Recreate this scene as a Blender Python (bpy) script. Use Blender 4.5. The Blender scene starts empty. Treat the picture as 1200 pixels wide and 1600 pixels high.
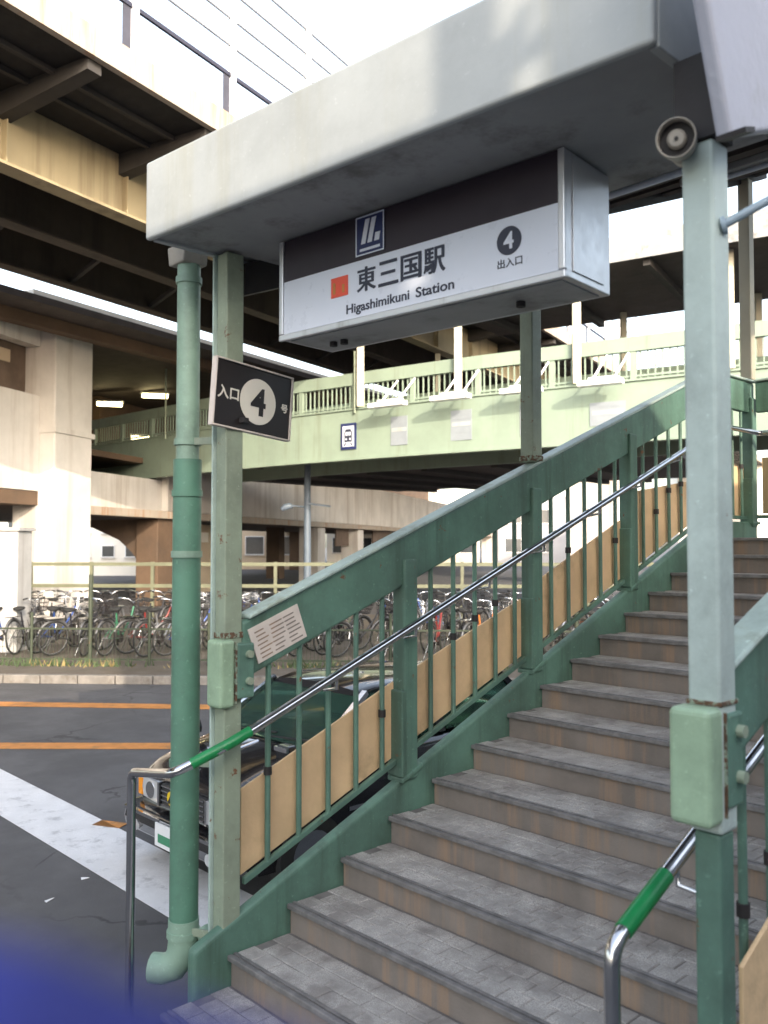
import bpy, bmesh, math, random
from mathutils import Matrix, Vector, Euler
random.seed(7)
R = math.radians
scene = bpy.context.scene
col = scene.collection

# ------------------------------------------------------------------ camera
CAM = Vector((3.053, -2.025, 1.78))
YAW, PITCH, F = 46.547, 2.146, 1368.7
cd = bpy.data.cameras.new('camera'); cam = bpy.data.objects.new('camera', cd); col.objects.link(cam)
cam.location = CAM; cam.rotation_euler = (R(90 + PITCH), 0, R(YAW))
cd.sensor_fit = 'VERTICAL'; cd.sensor_height = 36.0; cd.sensor_width = 27.0
cd.lens = F / 1600 * 36.0
cd.clip_start = 0.02; cd.clip_end = 2000
cd.dof.use_dof = True; cd.dof.focus_distance = 5.0; cd.dof.aperture_fstop = 3.2
scene.camera = cam

# ------------------------------------------------------------------ sky and sun
# the street frame: a to the right of the first look down the street, b along it
RT = Vector((math.cos(R(YAW)), math.sin(R(YAW)), 0)); FW = Vector((-math.sin(R(YAW)), math.cos(R(YAW)), 0))
SUN_EL = 20.0
SUN_A, SUN_B = 0.35, -0.937
sh = (RT * SUN_A + FW * SUN_B)                      # horizontal direction towards the sun
sun_dir = Vector((sh.x * math.cos(R(SUN_EL)), sh.y * math.cos(R(SUN_EL)), math.sin(R(SUN_EL)))).normalized()
w = bpy.data.worlds.new('World'); scene.world = w; w.use_nodes = True
nt = w.node_tree; bg = nt.nodes['Background']
sky = nt.nodes.new('ShaderNodeTexSky'); sky.sky_type = 'NISHITA'; sky.sun_disc = False
sky.sun_elevation = R(SUN_EL); sky.sun_rotation = math.atan2(sun_dir.x, sun_dir.y)
sky.air_density = 1.2; sky.dust_density = 3.0; sky.ozone_density = 1.0
hsv = nt.nodes.new('ShaderNodeHueSaturation'); hsv.inputs['Saturation'].default_value = 0.6      # thin white haze over the whole sky
nt.links.new(sky.outputs[0], hsv.inputs['Color']); nt.links.new(hsv.outputs[0], bg.inputs[0]); bg.inputs[1].default_value = 0.15
sl = bpy.data.lights.new('sun', 'SUN'); sl.energy = 1.15; sl.angle = R(0.25); sl.color = (1.0, 0.86, 0.68)
so = bpy.data.objects.new('sun', sl); col.objects.link(so)
so.rotation_euler = sun_dir.to_track_quat('Z', 'Y').to_euler(); so.location = (0, 0, 30)
vs = scene.view_settings; vs.view_transform = 'Standard'; vs.look = 'None'; vs.gamma = 1; vs.exposure = 2.2
vs.use_curve_mapping = False
scene.cycles.max_bounces = 10; scene.cycles.diffuse_bounces = 6

# ------------------------------------------------------------------ frames
ZG = -0.40                                             # ground level (first full tread in view lies at z = 0)
def frame(o, x):
    x = Vector((x[0], x[1], 0)).normalized(); y = Vector((-x.y, x.x, 0))
    return Matrix(((x.x, y.x, 0, o[0]), (x.y, y.y, 0, o[1]), (0, 0, 1, o[2] if len(o) > 2 else 0), (0, 0, 0, 1)))
ST = frame((CAM.x, CAM.y), RT)                         # street frame (a, b, z)
th = R(30.3)
def stv(a, b): v = RT * a + FW * b; return (v.x, v.y)
_e = stv(math.sin(th), math.cos(th)); VI = frame((CAM.x, CAM.y), _e)       # viaduct frame (e, n, z)
ts = R(16.3)
_e2 = stv(math.sin(ts), math.cos(ts)); SB = frame((CAM.x, CAM.y), _e2)     # station frame (e, n, z)
ID = Matrix.Identity(4)

# ------------------------------------------------------------------ materials
MATS = {}
def pm(name, c, rough=.6, metal=0., var=.18, scale=3., bump=.12, bscale=60., stain=None, stain_amt=.35, stain_scale=2.,
       streak=False, chip=None, chip_amt=.08, chip_scale=9., coat=0., emit=None, local=False, grain=.0, grime=.0, crack=0.):
    m = bpy.data.materials.new(name); m.use_nodes = True; n = m.node_tree.nodes; l = m.node_tree.links
    b = n['Principled BSDF']
    if local:
        tc = n.new('ShaderNodeTexCoord'); pos = tc.outputs['Object']
    else:
        g = n.new('ShaderNodeNewGeometry'); pos = g.outputs['Position']
    def noise(sc, det=5, vec=None, ro=.6):
        t = n.new('ShaderNodeTexNoise'); t.inputs['Scale'].default_value = sc; t.inputs['Detail'].default_value = det
        t.inputs['Roughness'].default_value = ro; l.new(vec or pos, t.inputs['Vector']); return t
    def mixc(f, a, bb, mode='MIX'):
        x = n.new('ShaderNodeMix'); x.data_type = 'RGBA'; x.blend_type = mode
        for s, vv in ((x.inputs[0], f), (x.inputs[6], a), (x.inputs[7], bb)):
            if hasattr(vv, 'is_output'): l.new(vv, s)
            else: s.default_value = vv if not isinstance(vv, tuple) else (*vv, 1)[:4]
        return x.outputs[2]
    def ramp(src, lo, hi):
        r = n.new('ShaderNodeMapRange'); r.clamp = True; r.interpolation_type = 'SMOOTHSTEP'; r.inputs[1].default_value = lo; r.inputs[2].default_value = hi
        l.new(src, r.inputs[0]); return r.outputs[0]
    t1 = noise(scale)
    dk = tuple(max(0, v * (1 - var)) for v in c); lt = tuple(min(1, v * (1 + var)) for v in c)
    cc = mixc(ramp(t1.outputs[0], .3, .7), dk, lt)
    if grain:
        tg = noise(220, 2); cc = mixc(ramp(tg.outputs[0], .35, .65), cc, tuple(v * (1 - grain) for v in c))
    if stain:
        vec = pos
        if streak:
            mp = n.new('ShaderNodeMapping'); mp.inputs['Scale'].default_value = (1, 1, .06); l.new(pos, mp.inputs['Vector']); vec = mp.outputs[0]
        t2 = noise(stain_scale, 6, vec, .7)
        f = ramp(t2.outputs[0], .62 - stain_amt * .3, .78 - stain_amt * .2)
        mm = n.new('ShaderNodeMath'); mm.operation = 'MULTIPLY'; mm.inputs[1].default_value = .75; l.new(f, mm.inputs[0])
        cc = mixc(mm.outputs[0], cc, stain)
    ro = rough
    if chip:
        t3 = noise(chip_scale, 8, None, .72); f = ramp(t3.outputs[0], .70 - chip_amt, .73 - chip_amt); cc = mixc(f, cc, chip)
    if crack:
        wv = noise(2.2, 4); ad = n.new('ShaderNodeVectorMath'); ad.operation = 'MULTIPLY_ADD'; ad.inputs[1].default_value = (.6, .6, 0); l.new(wv.outputs[1], ad.inputs[0]); l.new(pos, ad.inputs[2])
        vo = n.new('ShaderNodeTexVoronoi'); vo.feature = 'DISTANCE_TO_EDGE'; vo.inputs['Scale'].default_value = .45; l.new(ad.outputs[0], vo.inputs['Vector'])
        f = ramp(vo.outputs['Distance'], .010, .002); mk = noise(.7, 3); fm = n.new('ShaderNodeMath'); fm.operation = 'MULTIPLY'; l.new(f, fm.inputs[0]); l.new(ramp(mk.outputs[0], .45, .62), fm.inputs[1])
        f3 = n.new('ShaderNodeMath'); f3.operation = 'MULTIPLY'; f3.inputs[1].default_value = crack; l.new(fm.outputs[0], f3.inputs[0])
        cc = mixc(f3.outputs[0], cc, tuple(v * .3 for v in c))
    if grime:
        g1 = noise(1.7, 8, None, .75); f = ramp(g1.outputs[0], .42, .72); g2 = noise(38, 5, None, .7); f2 = ramp(g2.outputs[0], .60, .74)
        q1 = n.new('ShaderNodeMath'); q1.operation = 'MULTIPLY'; q1.inputs[1].default_value = grime; l.new(f, q1.inputs[0])
        cc = mixc(q1.outputs[0], cc, tuple(v * .45 + .02 for v in c))
        q2 = n.new('ShaderNodeMath'); q2.operation = 'MULTIPLY'; q2.inputs[1].default_value = grime; l.new(f2, q2.inputs[0])
        cc = mixc(q2.outputs[0], cc, tuple(min(1, v * 1.5 + .05) for v in c))
    l.new(cc, b.inputs['Base Color'])
    tr = noise(scale * 4 + 3, 4); rr = n.new('ShaderNodeMapRange'); rr.inputs[3].default_value = max(.05, rough - .12); rr.inputs[4].default_value = min(1, rough + .12)
    l.new(tr.outputs[0], rr.inputs[0]); l.new(rr.outputs[0], b.inputs['Roughness'])
    b.inputs['Metallic'].default_value = metal
    if coat: b.inputs['Coat Weight'].default_value = coat; b.inputs['Coat Roughness'].default_value = .05
    if bump:
        tb = noise(bscale, 4); bp = n.new('ShaderNodeBump'); bp.inputs['Strength'].default_value = bump; bp.inputs['Distance'].default_value = .01
        l.new(tb.outputs[0], bp.inputs['Height']); l.new(bp.outputs[0], b.inputs['Normal'])
    if emit: b.inputs['Emission Color'].default_value = (*emit[:3], 1); b.inputs['Emission Strength'].default_value = emit[3]
    MATS[name] = m; return m
RUST = (.16, .06, .025)
pm('asphalt', (.125, .122, .128), .9, var=.28, scale=1.2, bump=.5, bscale=180, stain=(.075, .074, .078), stain_amt=.55, stain_scale=.9, grain=.45, crack=.8)
pm('paving', (.14, .118, .095), .9, var=.25, scale=2.5, bump=.3, bscale=90, stain=(.10, .08, .055), stain_amt=.6, stain_scale=1.4, grain=.25)
pm('kerb', (.22, .20, .18), .9, var=.2, scale=4, bump=.3, stain=(.12, .10, .08), stain_amt=.5, stain_scale=3)
pm('white_line', (.72, .72, .74), .7, var=.1, scale=5, bump=.3, bscale=150, stain=(.35, .35, .37), stain_amt=.35, stain_scale=7, grain=.12)
pm('orange_line', (.52, .22, .06), .7, var=.15, scale=5, bump=.3, bscale=150, stain=(.22, .13, .06), stain_amt=.5, stain_scale=6)
pm('green_paint', (.10, .195, .15), .55, var=.2, scale=3, bump=.12, bscale=35, stain=(.05, .09, .065), stain_amt=.4, stain_scale=5, streak=True, chip=RUST, chip_amt=.06, grime=0.7)
pm('pale_green', (.40, .50, .46), .5, var=.1, scale=3, bump=.12, bscale=30, stain=(.25, .28, .21), stain_amt=.4, stain_scale=6, streak=True, chip=RUST, chip_amt=.035, grime=0.7)
pm('post_paint', (.47, .56, .53), .45, var=.08, scale=3, bump=.12, bscale=30, stain=(.33, .36, .32), stain_amt=.35, stain_scale=7, streak=True, chip=(.24, .14, .08), chip_amt=.035, chip_scale=14, grime=0.7)
pm('sage_paint', (.27, .32, .24), .45, var=.1, scale=3, bump=.12, bscale=30, stain=(.18, .2, .13), stain_amt=.4, stain_scale=7, streak=True, chip=RUST, chip_amt=.085, chip_scale=10, grime=0.7)
pm('block_green', (.32, .45, .31), .4, var=.1, scale=5, bump=.12, bscale=30, chip=(.62, .66, .6), chip_amt=.05, chip_scale=10, stain=(.2, .2, .13), stain_amt=.35, stain_scale=8, streak=True, grime=0.7)
pm('bridge_green', (.25, .315, .25), .6, var=.06, scale=1.5, bump=.05, stain=(.19, .22, .16), stain_amt=.35, stain_scale=2.5, streak=True)
pm('cream_post', (.42, .39, .30), .6, var=.1, scale=2, bump=.05, chip=RUST, chip_amt=.05, chip_scale=4)
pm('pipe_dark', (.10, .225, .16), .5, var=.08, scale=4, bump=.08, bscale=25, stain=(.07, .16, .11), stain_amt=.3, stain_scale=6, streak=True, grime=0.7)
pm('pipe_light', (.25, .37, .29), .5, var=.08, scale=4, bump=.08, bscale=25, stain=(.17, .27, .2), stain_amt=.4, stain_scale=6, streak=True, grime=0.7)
pm('fascia', (.41, .43, .43), .6, var=.06, scale=1.6, bump=.08, bscale=18, stain=(.38, .38, .33), stain_amt=.45, stain_scale=4, streak=True, chip=(.30, .2, .12), chip_amt=-.02, chip_scale=20, grime=0.28)
pm('side_fascia', (.39, .40, .47), .65, var=.05, scale=3, bump=.3, bscale=24, stain=(.33, .33, .36), stain_amt=.3, stain_scale=3)
pm('soffit', (.33, .33, .33), .8, var=.15, scale=2, bump=.1, stain=(.10, .09, .08), stain_amt=.5, stain_scale=2)
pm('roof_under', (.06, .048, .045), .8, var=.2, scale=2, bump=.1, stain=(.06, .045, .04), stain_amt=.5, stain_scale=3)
pm('dark_steel', (.022, .019, .02), .7, var=.2, scale=3, chip=RUST, chip_amt=.04)
pm('plywood', (.64, .45, .26), .75, var=.14, scale=2.2, bump=.15, bscale=50, stain=(.40, .28, .16), stain_amt=.35, stain_scale=2.0)
pm('tread_tile', (.44, .415, .395), .85, var=.3, scale=9, bump=.35, bscale=120, stain=(.20, .18, .17), stain_amt=.55, stain_scale=3.5, grain=.3)
pm('grout', (.17, .155, .15), .95, var=.2, scale=9, bump=.3, bscale=150)
pm('riser', (.205, .175, .155), .85, var=.18, scale=3, bump=.25, bscale=90, stain=(.33, .22, .145), stain_amt=.5, stain_scale=8, streak=True, chip=(.10, .085, .075), chip_amt=-.02)
pm('nosing', (.19, .18, .18), .55, metal=.2, var=.25, scale=14, bump=.2, bscale=80, stain=(.2, .19, .19), stain_amt=.4, stain_scale=10)
pm('steel', (.62, .62, .64), .17, metal=1, var=.06, scale=8, bump=.03)
pm('green_grip', (.01, .20, .06), .35, var=.12, scale=10, bump=.05)
pm('alu', (.66, .67, .70), .35, metal=.75, var=.05, scale=4, bump=.03, stain=(.4, .39, .38), stain_amt=.2, stain_scale=6, streak=True)
pm('sign_white', (.66, .70, .80), .3, var=.03, scale=3, bump=0)
pm('sign_navy', (.026, .018, .028), .35, var=.1, scale=3, bump=0)
pm('sign_bottom', (.40, .40, .40), .6, var=.12, scale=3, bump=.05, stain=(.2, .19, .18), stain_amt=.4, stain_scale=4)
pm('navy', (.02, .03, .11), .35, var=.05, bump=0)
pm('ink', (.025, .03, .055), .4, var=.05, bump=0)
pm('red_mark', (.72, .09, .05), .4, var=.05, bump=0)
pm('plate_brown', (.014, .010, .010), .45, var=.15, bump=.03)
pm('plate_white', (.74, .70, .62), .45, var=.05, bump=0)
pm('paper', (.62, .55, .50), .75, var=.08, scale=6, bump=.08)
pm('speaker_grey', (.34, .31, .27), .6, var=.12, scale=8, bump=.05, stain=(.2, .17, .13), stain_amt=.3)
pm('blue_grey', (.33, .42, .50), .5, var=.1, bump=.05)
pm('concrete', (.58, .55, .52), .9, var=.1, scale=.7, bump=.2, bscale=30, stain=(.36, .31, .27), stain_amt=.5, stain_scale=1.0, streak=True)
pm('parapet', (.36, .31, .26), .85, var=.08, scale=.8, bump=.1, stain=(.30, .14, .06), stain_amt=.42, stain_scale=4, streak=True)
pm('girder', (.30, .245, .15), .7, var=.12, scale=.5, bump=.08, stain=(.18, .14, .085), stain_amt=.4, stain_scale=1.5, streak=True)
pm('girder_shaded', (.055, .042, .032), .8, var=.2, scale=.8, bump=.08, stain=(.03, .022, .018), stain_amt=.5, stain_scale=1.2, streak=True)  # darker copy of the girder tan: shade under the deck put into the colour
pm('rust', (.11, .06, .035), .9, var=.4, scale=40, bump=.4, bscale=120, chip=(.25, .31, .24), chip_amt=.2, chip_scale=45)
pm('poster_pale', (.27, .30, .33), .6, var=.06, bump=0)
pm('pole_dark', (.10, .13, .17), .5, var=.1, bump=.05)
pm('wire_grey', (.20, .21, .24), .6, var=.1, bump=0)
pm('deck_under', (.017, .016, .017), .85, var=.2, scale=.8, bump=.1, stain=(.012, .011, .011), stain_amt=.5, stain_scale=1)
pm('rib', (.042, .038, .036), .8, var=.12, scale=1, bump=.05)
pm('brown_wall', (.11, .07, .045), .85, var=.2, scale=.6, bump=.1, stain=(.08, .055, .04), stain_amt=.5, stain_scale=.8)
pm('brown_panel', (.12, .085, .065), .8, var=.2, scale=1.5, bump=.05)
pm('white_metal', (.78, .78, .80), .4, var=.05, bump=.02)
pm('lamp_on', (.8, .75, .5), .4, emit=(1.0, .83, .42, 3.5), bump=0)
pm('tube_on', (.9, .9, .85), .4, emit=(1.0, .86, .68, 6.0), bump=0)
pm('screen_mesh', (.05, .05, .07), .7, var=.1, bump=0)
pm('dark_rail', (.03, .03, .05), .6, var=.1, bump=0)
pm('black_paint', (.008, .008, .010), .2, var=.1, bump=0, coat=1)
pm('chrome', (.75, .75, .76), .1, metal=1, var=.03, bump=0)
pm('rim_grey', (.16, .16, .165), .45, metal=.5, bump=0)
pm('rubber', (.02, .02, .02), .85, var=.1, bump=.1)
pm('car_dark', (.02, .02, .022), .5, var=.1, bump=0)
pm('seat_green', (.20, .42, .34), .8, var=.1, bump=.1)
pm('yellow', (.75, .52, .02), .4, var=.05, bump=0)
pm('amber', (.8, .30, .03), .25, var=.05, bump=0)
pm('plate_green', (.06, .25, .14), .5, var=.05, bump=0)
pm('fence_green', (.04, .05, .03), .6, var=.15, bump=.05, chip=RUST, chip_amt=.06, chip_scale=5)
pm('fence_pale', (.13, .135, .085), .6, var=.15, bump=.05)
pm('cabinet', (.44, .43, .42), .6, var=.08, bump=.05, stain=(.28, .25, .23), stain_amt=.4, stain_scale=3, streak=True)
pm('blue_fleece', (.035, .042, .23), .95, var=.3, scale=60, bump=.6, bscale=350)
pm('facade_white', (.85, .80, .72), .85, var=.06, scale=.4, bump=.05, stain=(.55, .5, .44), stain_amt=.3, stain_scale=.6, streak=True)
pm('facade_tan', (.50, .40, .29), .85, var=.08, scale=.4, bump=.05)
pm('facade_grey', (.30, .30, .32), .85, var=.08, scale=.4, bump=.05)
pm('window_dark', (.04, .05, .06), .12, var=.1, bump=0)
pm('leaf', (.05, .075, .03), .7, var=.3, scale=5, bump=0)
pm('dry_leaf', (.22, .17, .07), .8, var=.3, scale=5, bump=0)
pm('bark', (.12, .08, .05), .9, var=.2, scale=5)
def glass(name, c=(.8, .9, .85), rough=.03, t=.9):
    m = bpy.data.materials.new(name); m.use_nodes = True; b = m.node_tree.nodes['Principled BSDF']
    b.inputs['Base Color'].default_value = (*c, 1); b.inputs['Roughness'].default_value = rough; b.inputs['Transmission Weight'].default_value = t
    b.inputs['IOR'].default_value = 1.1; MATS[name] = m; return m
glass('car_glass', (.22, .36, .30)); glass('lens', (.9, .9, .92), .08, .6)
M = MATS

# ------------------------------------------------------------------ mesh collector
class MB:
    def __init__(s, frm=ID): s.v = []; s.f = []; s.M = frm; s.sm = set()
    def add(s, vs, fs, smooth=False):
        o = len(s.v); s.v += [Vector(p) for p in vs]
        for f in fs:
            if smooth: s.sm.add(len(s.f))
            s.f.append([i + o for i in f])
        return s
    def box(s, x0, x1, y0, y1, z0, z1):
        return s.add([(x0, y0, z0), (x1, y0, z0), (x1, y1, z0), (x0, y1, z0), (x0, y0, z1), (x1, y0, z1), (x1, y1, z1), (x0, y1, z1)],
                     [(0, 3, 2, 1), (4, 5, 6, 7), (0, 1, 5, 4), (1, 2, 6, 5), (2, 3, 7, 6), (3, 0, 4, 7)])
    def hexa(s, p):   # 8 points, bottom ring then top ring
        return s.add(p, [(0, 3, 2, 1), (4, 5, 6, 7), (0, 1, 5, 4), (1, 2, 6, 5), (2, 3, 7, 6), (3, 0, 4, 7)])
    def bar(s, a, b, w, h, up=(0, 0, 1)):   # rectangular bar from a to b, w sideways, h along up
        a, b = Vector(a), Vector(b); d = (b - a).normalized(); up = Vector(up)
        x = d.cross(up)
        if x.length < 1e-4: x = d.cross(Vector((0, 1, 0)))
        x.normalize(); u = x.cross(d).normalized()
        p = [q + x * sx * w / 2 + u * su * h / 2 for su in (-1, 1) for q, sx in ((a, -1), (b, -1), (b, 1), (a, 1))]
        return s.hexa([p[0], p[3], p[2], p[1], p[4], p[7], p[6], p[5]])
    def slope(s, x0, x1, y0, y1, zb, zt):   # box between x0..x1, y0..y1 whose bottom/top follow functions of y
        return s.hexa([(x0, y0, zb(y0)), (x1, y0, zb(y0)), (x1, y1, zb(y1)), (x0, y1, zb(y1)),
                       (x0, y0, zt(y0)), (x1, y0, zt(y0)), (x1, y1, zt(y1)), (x0, y1, zt(y1))])
    def tube(s, pts, r, seg=12, caps=True):
        pts = [Vector(p) for p in pts]; n = len(pts); rr = r if isinstance(r, (list, tuple)) else [r] * n
        rings = []; prev = None
        for i, p in enumerate(pts):
            d = ((pts[min(i + 1, n - 1)] - p).normalized() + (p - pts[max(i - 1, 0)]).normalized())
            d = d.normalized() if d.length > 1e-6 else (pts[-1] - pts[0]).normalized()
            x = d.orthogonal() if prev is None else prev - d * prev.dot(d)
            x.normalize(); prev = x; y = d.cross(x)
            rings.append([p + (x * math.cos(2 * math.pi * k / seg) + y * math.sin(2 * math.pi * k / seg)) * rr[i] for k in range(seg)])
        vs = [q for rg in rings for q in rg]; fs = []
        for i in range(n - 1):
            for k in range(seg): fs.append((i * seg + k, i * seg + (k + 1) % seg, (i + 1) * seg + (k + 1) % seg, (i + 1) * seg + k))
        s.add(vs, fs, True)
        if caps: s.add(rings[0][::-1], [tuple(range(seg))]); s.add(rings[-1], [tuple(range(seg))])
        return s
    def lathe(s, base, axis, prof, seg=32):
        base = Vector(base); ax = Vector(axis).normalized(); x = ax.orthogonal().normalized(); y = ax.cross(x)
        return s.loft([[base + ax * t + (x * math.cos(2 * math.pi * k / seg) + y * math.sin(2 * math.pi * k / seg)) * r_ for k in range(seg)] for t, r_ in prof], caps=False)
    def prism(s, poly, y0, y1, axis='y'):   # polygon in (x,z) extruded in y, or (y,z) extruded in x
        n = len(poly); mk = (lambda p, t: (p[0], t, p[1])) if axis == 'y' else ((lambda p, t: (t, p[0], p[1])) if axis == 'x' else (lambda p, t: (p[0], p[1], t)))
        vs = [mk(p, y0) for p in poly] + [mk(p, y1) for p in poly]
        return s.add(vs, [tuple(range(n)), tuple(range(2 * n - 1, n - 1, -1))] + [(i, i + n, (i + 1) % n + n, (i + 1) % n) for i in range(n)])
    def disc(s, c, r, axis, th, seg=24, ry=None):   # thin cylinder at c, axis vector
        ax = Vector(axis).normalized(); return s.tube([Vector(c) - ax * th / 2, Vector(c) + ax * th / 2], r, seg)
    def loft(s, secs, closed=True, caps=True, smooth=True):
        n = len(secs[0]); vs = [p for q in secs for p in q]; fs = []
        for i in range(len(secs) - 1):
            for k in range(n if closed else n - 1): fs.append((i * n + k, i * n + (k + 1) % n, (i + 1) * n + (k + 1) % n, (i + 1) * n + k))
        s.add(vs, fs, smooth)
        if caps: s.add(secs[0][::-1], [tuple(range(n))]); s.add(secs[-1], [tuple(range(n))])
        return s
    def mesh(s, name, mat, inv=ID, fix=True):
        me = bpy.data.meshes.new(name); T = inv @ s.M
        me.from_pydata([T @ v for v in s.v], [], s.f)
        if fix:
            bm = bmesh.new(); bm.from_mesh(me); bmesh.ops.recalc_face_normals(bm, faces=bm.faces); bm.to_mesh(me); bm.free()
        if s.sm:
            for i, p in enumerate(me.polygons): p.use_smooth = i in s.sm
        if mat: me.materials.append(M[mat] if isinstance(mat, str) else mat)
        return me
WM = {}
def put(o, parent=None):
    col.objects.link(o)
    if parent is not None: o.parent = parent
    return o
def thing(name, label, cat, loc=(0, 0, 0), group=None, frm=None):
    o = bpy.data.objects.new(name, None); col.objects.link(o); o.empty_display_size = .1
    T = Matrix.Translation(Vector(loc)) if frm is None else frm @ Matrix.Translation(Vector(loc))
    o.matrix_world = T; WM[o.name] = T.copy()
    tag(o, label, cat, group); return o
def tag(o, label=None, cat=None, group=None, kind=None):
    if label: o['label'] = label
    if cat: o['category'] = cat
    if group: o['group'] = group
    if kind: o['kind'] = kind
    return o
def part(parent, name, mb, mat, bevel=0, label=None, seg=2):
    T = WM[parent.name]; me = mb.mesh(name, mat, T.inverted())
    o = bpy.data.objects.new(name, me); put(o, parent); WM[o.name] = T
    if bevel:
        m = o.modifiers.new('bevel', 'BEVEL'); m.width = bevel; m.segments = seg; m.limit_method = 'ANGLE'; m.angle_limit = R(40)
    if label: o['label'] = label
    return o
def piece(parent, name, me, world, rot=None):     # shared mesh placed at a world point
    o = bpy.data.objects.new(name, me); put(o, parent)
    T = WM[parent.name].inverted() @ (Matrix.Translation(Vector(world)) @ (rot.to_4x4() if rot is not None else ID))
    o.matrix_local = T; WM[o.name] = WM[parent.name] @ T
    return o
def solo(name, mb, mat, label, cat, group=None, kind=None, loc=None, bevel=0):
    T = Matrix.Translation(Vector(loc)) if loc else ID
    o = bpy.data.objects.new(name, mb.mesh(name, mat, T.inverted())); put(o); o.matrix_world = T; WM[o.name] = T
    if bevel:
        m = o.modifiers.new('bevel', 'BEVEL'); m.width = bevel; m.segments = 2; m.limit_method = 'ANGLE'
    return tag(o, label, cat, group, kind)
def struct(name, mb, mat):
    o = bpy.data.objects.new(name, mb.mesh(name, mat)); put(o); WM[o.name] = ID; o['kind'] = 'structure'; return o
def text_mb(s, size, M4, bold=0., sx=1., ext=.0008):    # flat lettering standing in the x-z plane of M4, centred
    cu = bpy.data.curves.new('t', 'FONT'); cu.body = s; cu.size = size; cu.align_x = 'CENTER'; cu.align_y = 'CENTER'; cu.offset = bold; cu.extrude = ext; cu.resolution_u = 4
    o = bpy.data.objects.new('t', cu); col.objects.link(o); bpy.context.view_layer.update()
    me = bpy.data.meshes.new_from_object(o.evaluated_get(bpy.context.evaluated_depsgraph_get()))
    mb = MB(M4)
    xs = [v.co.x for v in me.vertices] or [0]; ys = [v.co.y for v in me.vertices] or [0]
    cx, cy = (min(xs) + max(xs)) / 2, (min(ys) + max(ys)) / 2
    mb.add([((v.co.x - cx) * sx, -v.co.z, v.co.y - cy) for v in me.vertices], [tuple(p.vertices) for p in me.polygons])
    mb.w = (max(xs) - min(xs)) * sx
    bpy.data.objects.remove(o); bpy.data.curves.remove(cu); bpy.data.meshes.remove(me); return mb
def copy_tree(o, parent=None):
    c = o.copy(); col.objects.link(c)
    if parent is not None: c.parent = parent
    for ch in list(o.children): copy_tree(ch, c)
    return c

# ================================================================== THE GROUND
struct('ground', MB(ST).box(-300, 300, -150, 600, ZG - .3, ZG), 'asphalt')
g = MB(); g.box(-30, -1.0, .64, 1.18, ZG + .004, ZG + .007); struct('road_marking', g, 'white_line')
def stripe(a0, b0, a1, b1, wd, mat, nm='road_marking'):
    struct(nm, MB(ST).bar((a0, b0, ZG + .0055), (a1, b1, ZG + .0055), wd, .003), mat)
stripe(-26, 13.7, 3.4, 11.4, .32, 'orange_line'); stripe(-26, 9.75, -.2, 9.55, .28, 'orange_line')
stripe(-2.1, 13.0, 9, 12.3, .30, 'white_line')
stripe(-2.25, 6.95, -2.02, 6.87, .13, 'orange_line')
for i, (a, b, ro, lb_) in enumerate(((-1.95, 5.80, .5, 'small white paper scrap on the asphalt close to the broad white road stripe'), (-2.05, 5.45, 1.2, 'tiny white litter scrap on the open asphalt away from the stripe'))):
    sc = MB(ST); c_, s_ = math.cos(ro), math.sin(ro); hw_, hl_ = (.012, .025) if i == 0 else (.008, .035); V_ = [(-hl_, -hw_, .006), (hl_, -hw_, .010), (hl_ * .8, hw_, .006), (-hl_, hw_ * .8, .014)]
    V_ = [(a + x * c_ - y * s_, b + x * s_ + y * c_, ZG + z) for x, y, z in V_]; sc.hexa([(x, y, z - .002) for x, y, z in V_] + V_)
    solo('paper_scrap', sc, 'white_metal', lb_, 'litter')
# far pavement behind its kerb
pv = MB(ST); pv.hexa([(-40, 16.0, ZG - .1), (40, 11.4, ZG - .1), (40, 26, ZG - .1), (-40, 26, ZG - .1), (-40, 16.0, ZG + .12), (40, 11.4, ZG + .12), (40, 26, ZG + .12), (-40, 26, ZG + .12)])
struct('far_pavement', pv, 'paving')
kb = struct('far_kerb', MB(ST).bar((-40, 15.93, ZG + .03), (40, 11.33, ZG + .03), .01, .17), 'kerb')
for i in range(44):
    t0 = -9 + i * .6
    y0 = 15.99 + (t0 + 40) * (11.39 - 15.99) / 80; y1 = 15.99 + (t0 + .585 + 40) * (11.39 - 15.99) / 80
    part(kb, 'kerb_stone', MB(ST).bar((t0, y0 - .07, ZG + .065), (t0 + .585, y1 - .07, ZG + .065), .14, .135), 'kerb', .012)

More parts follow.
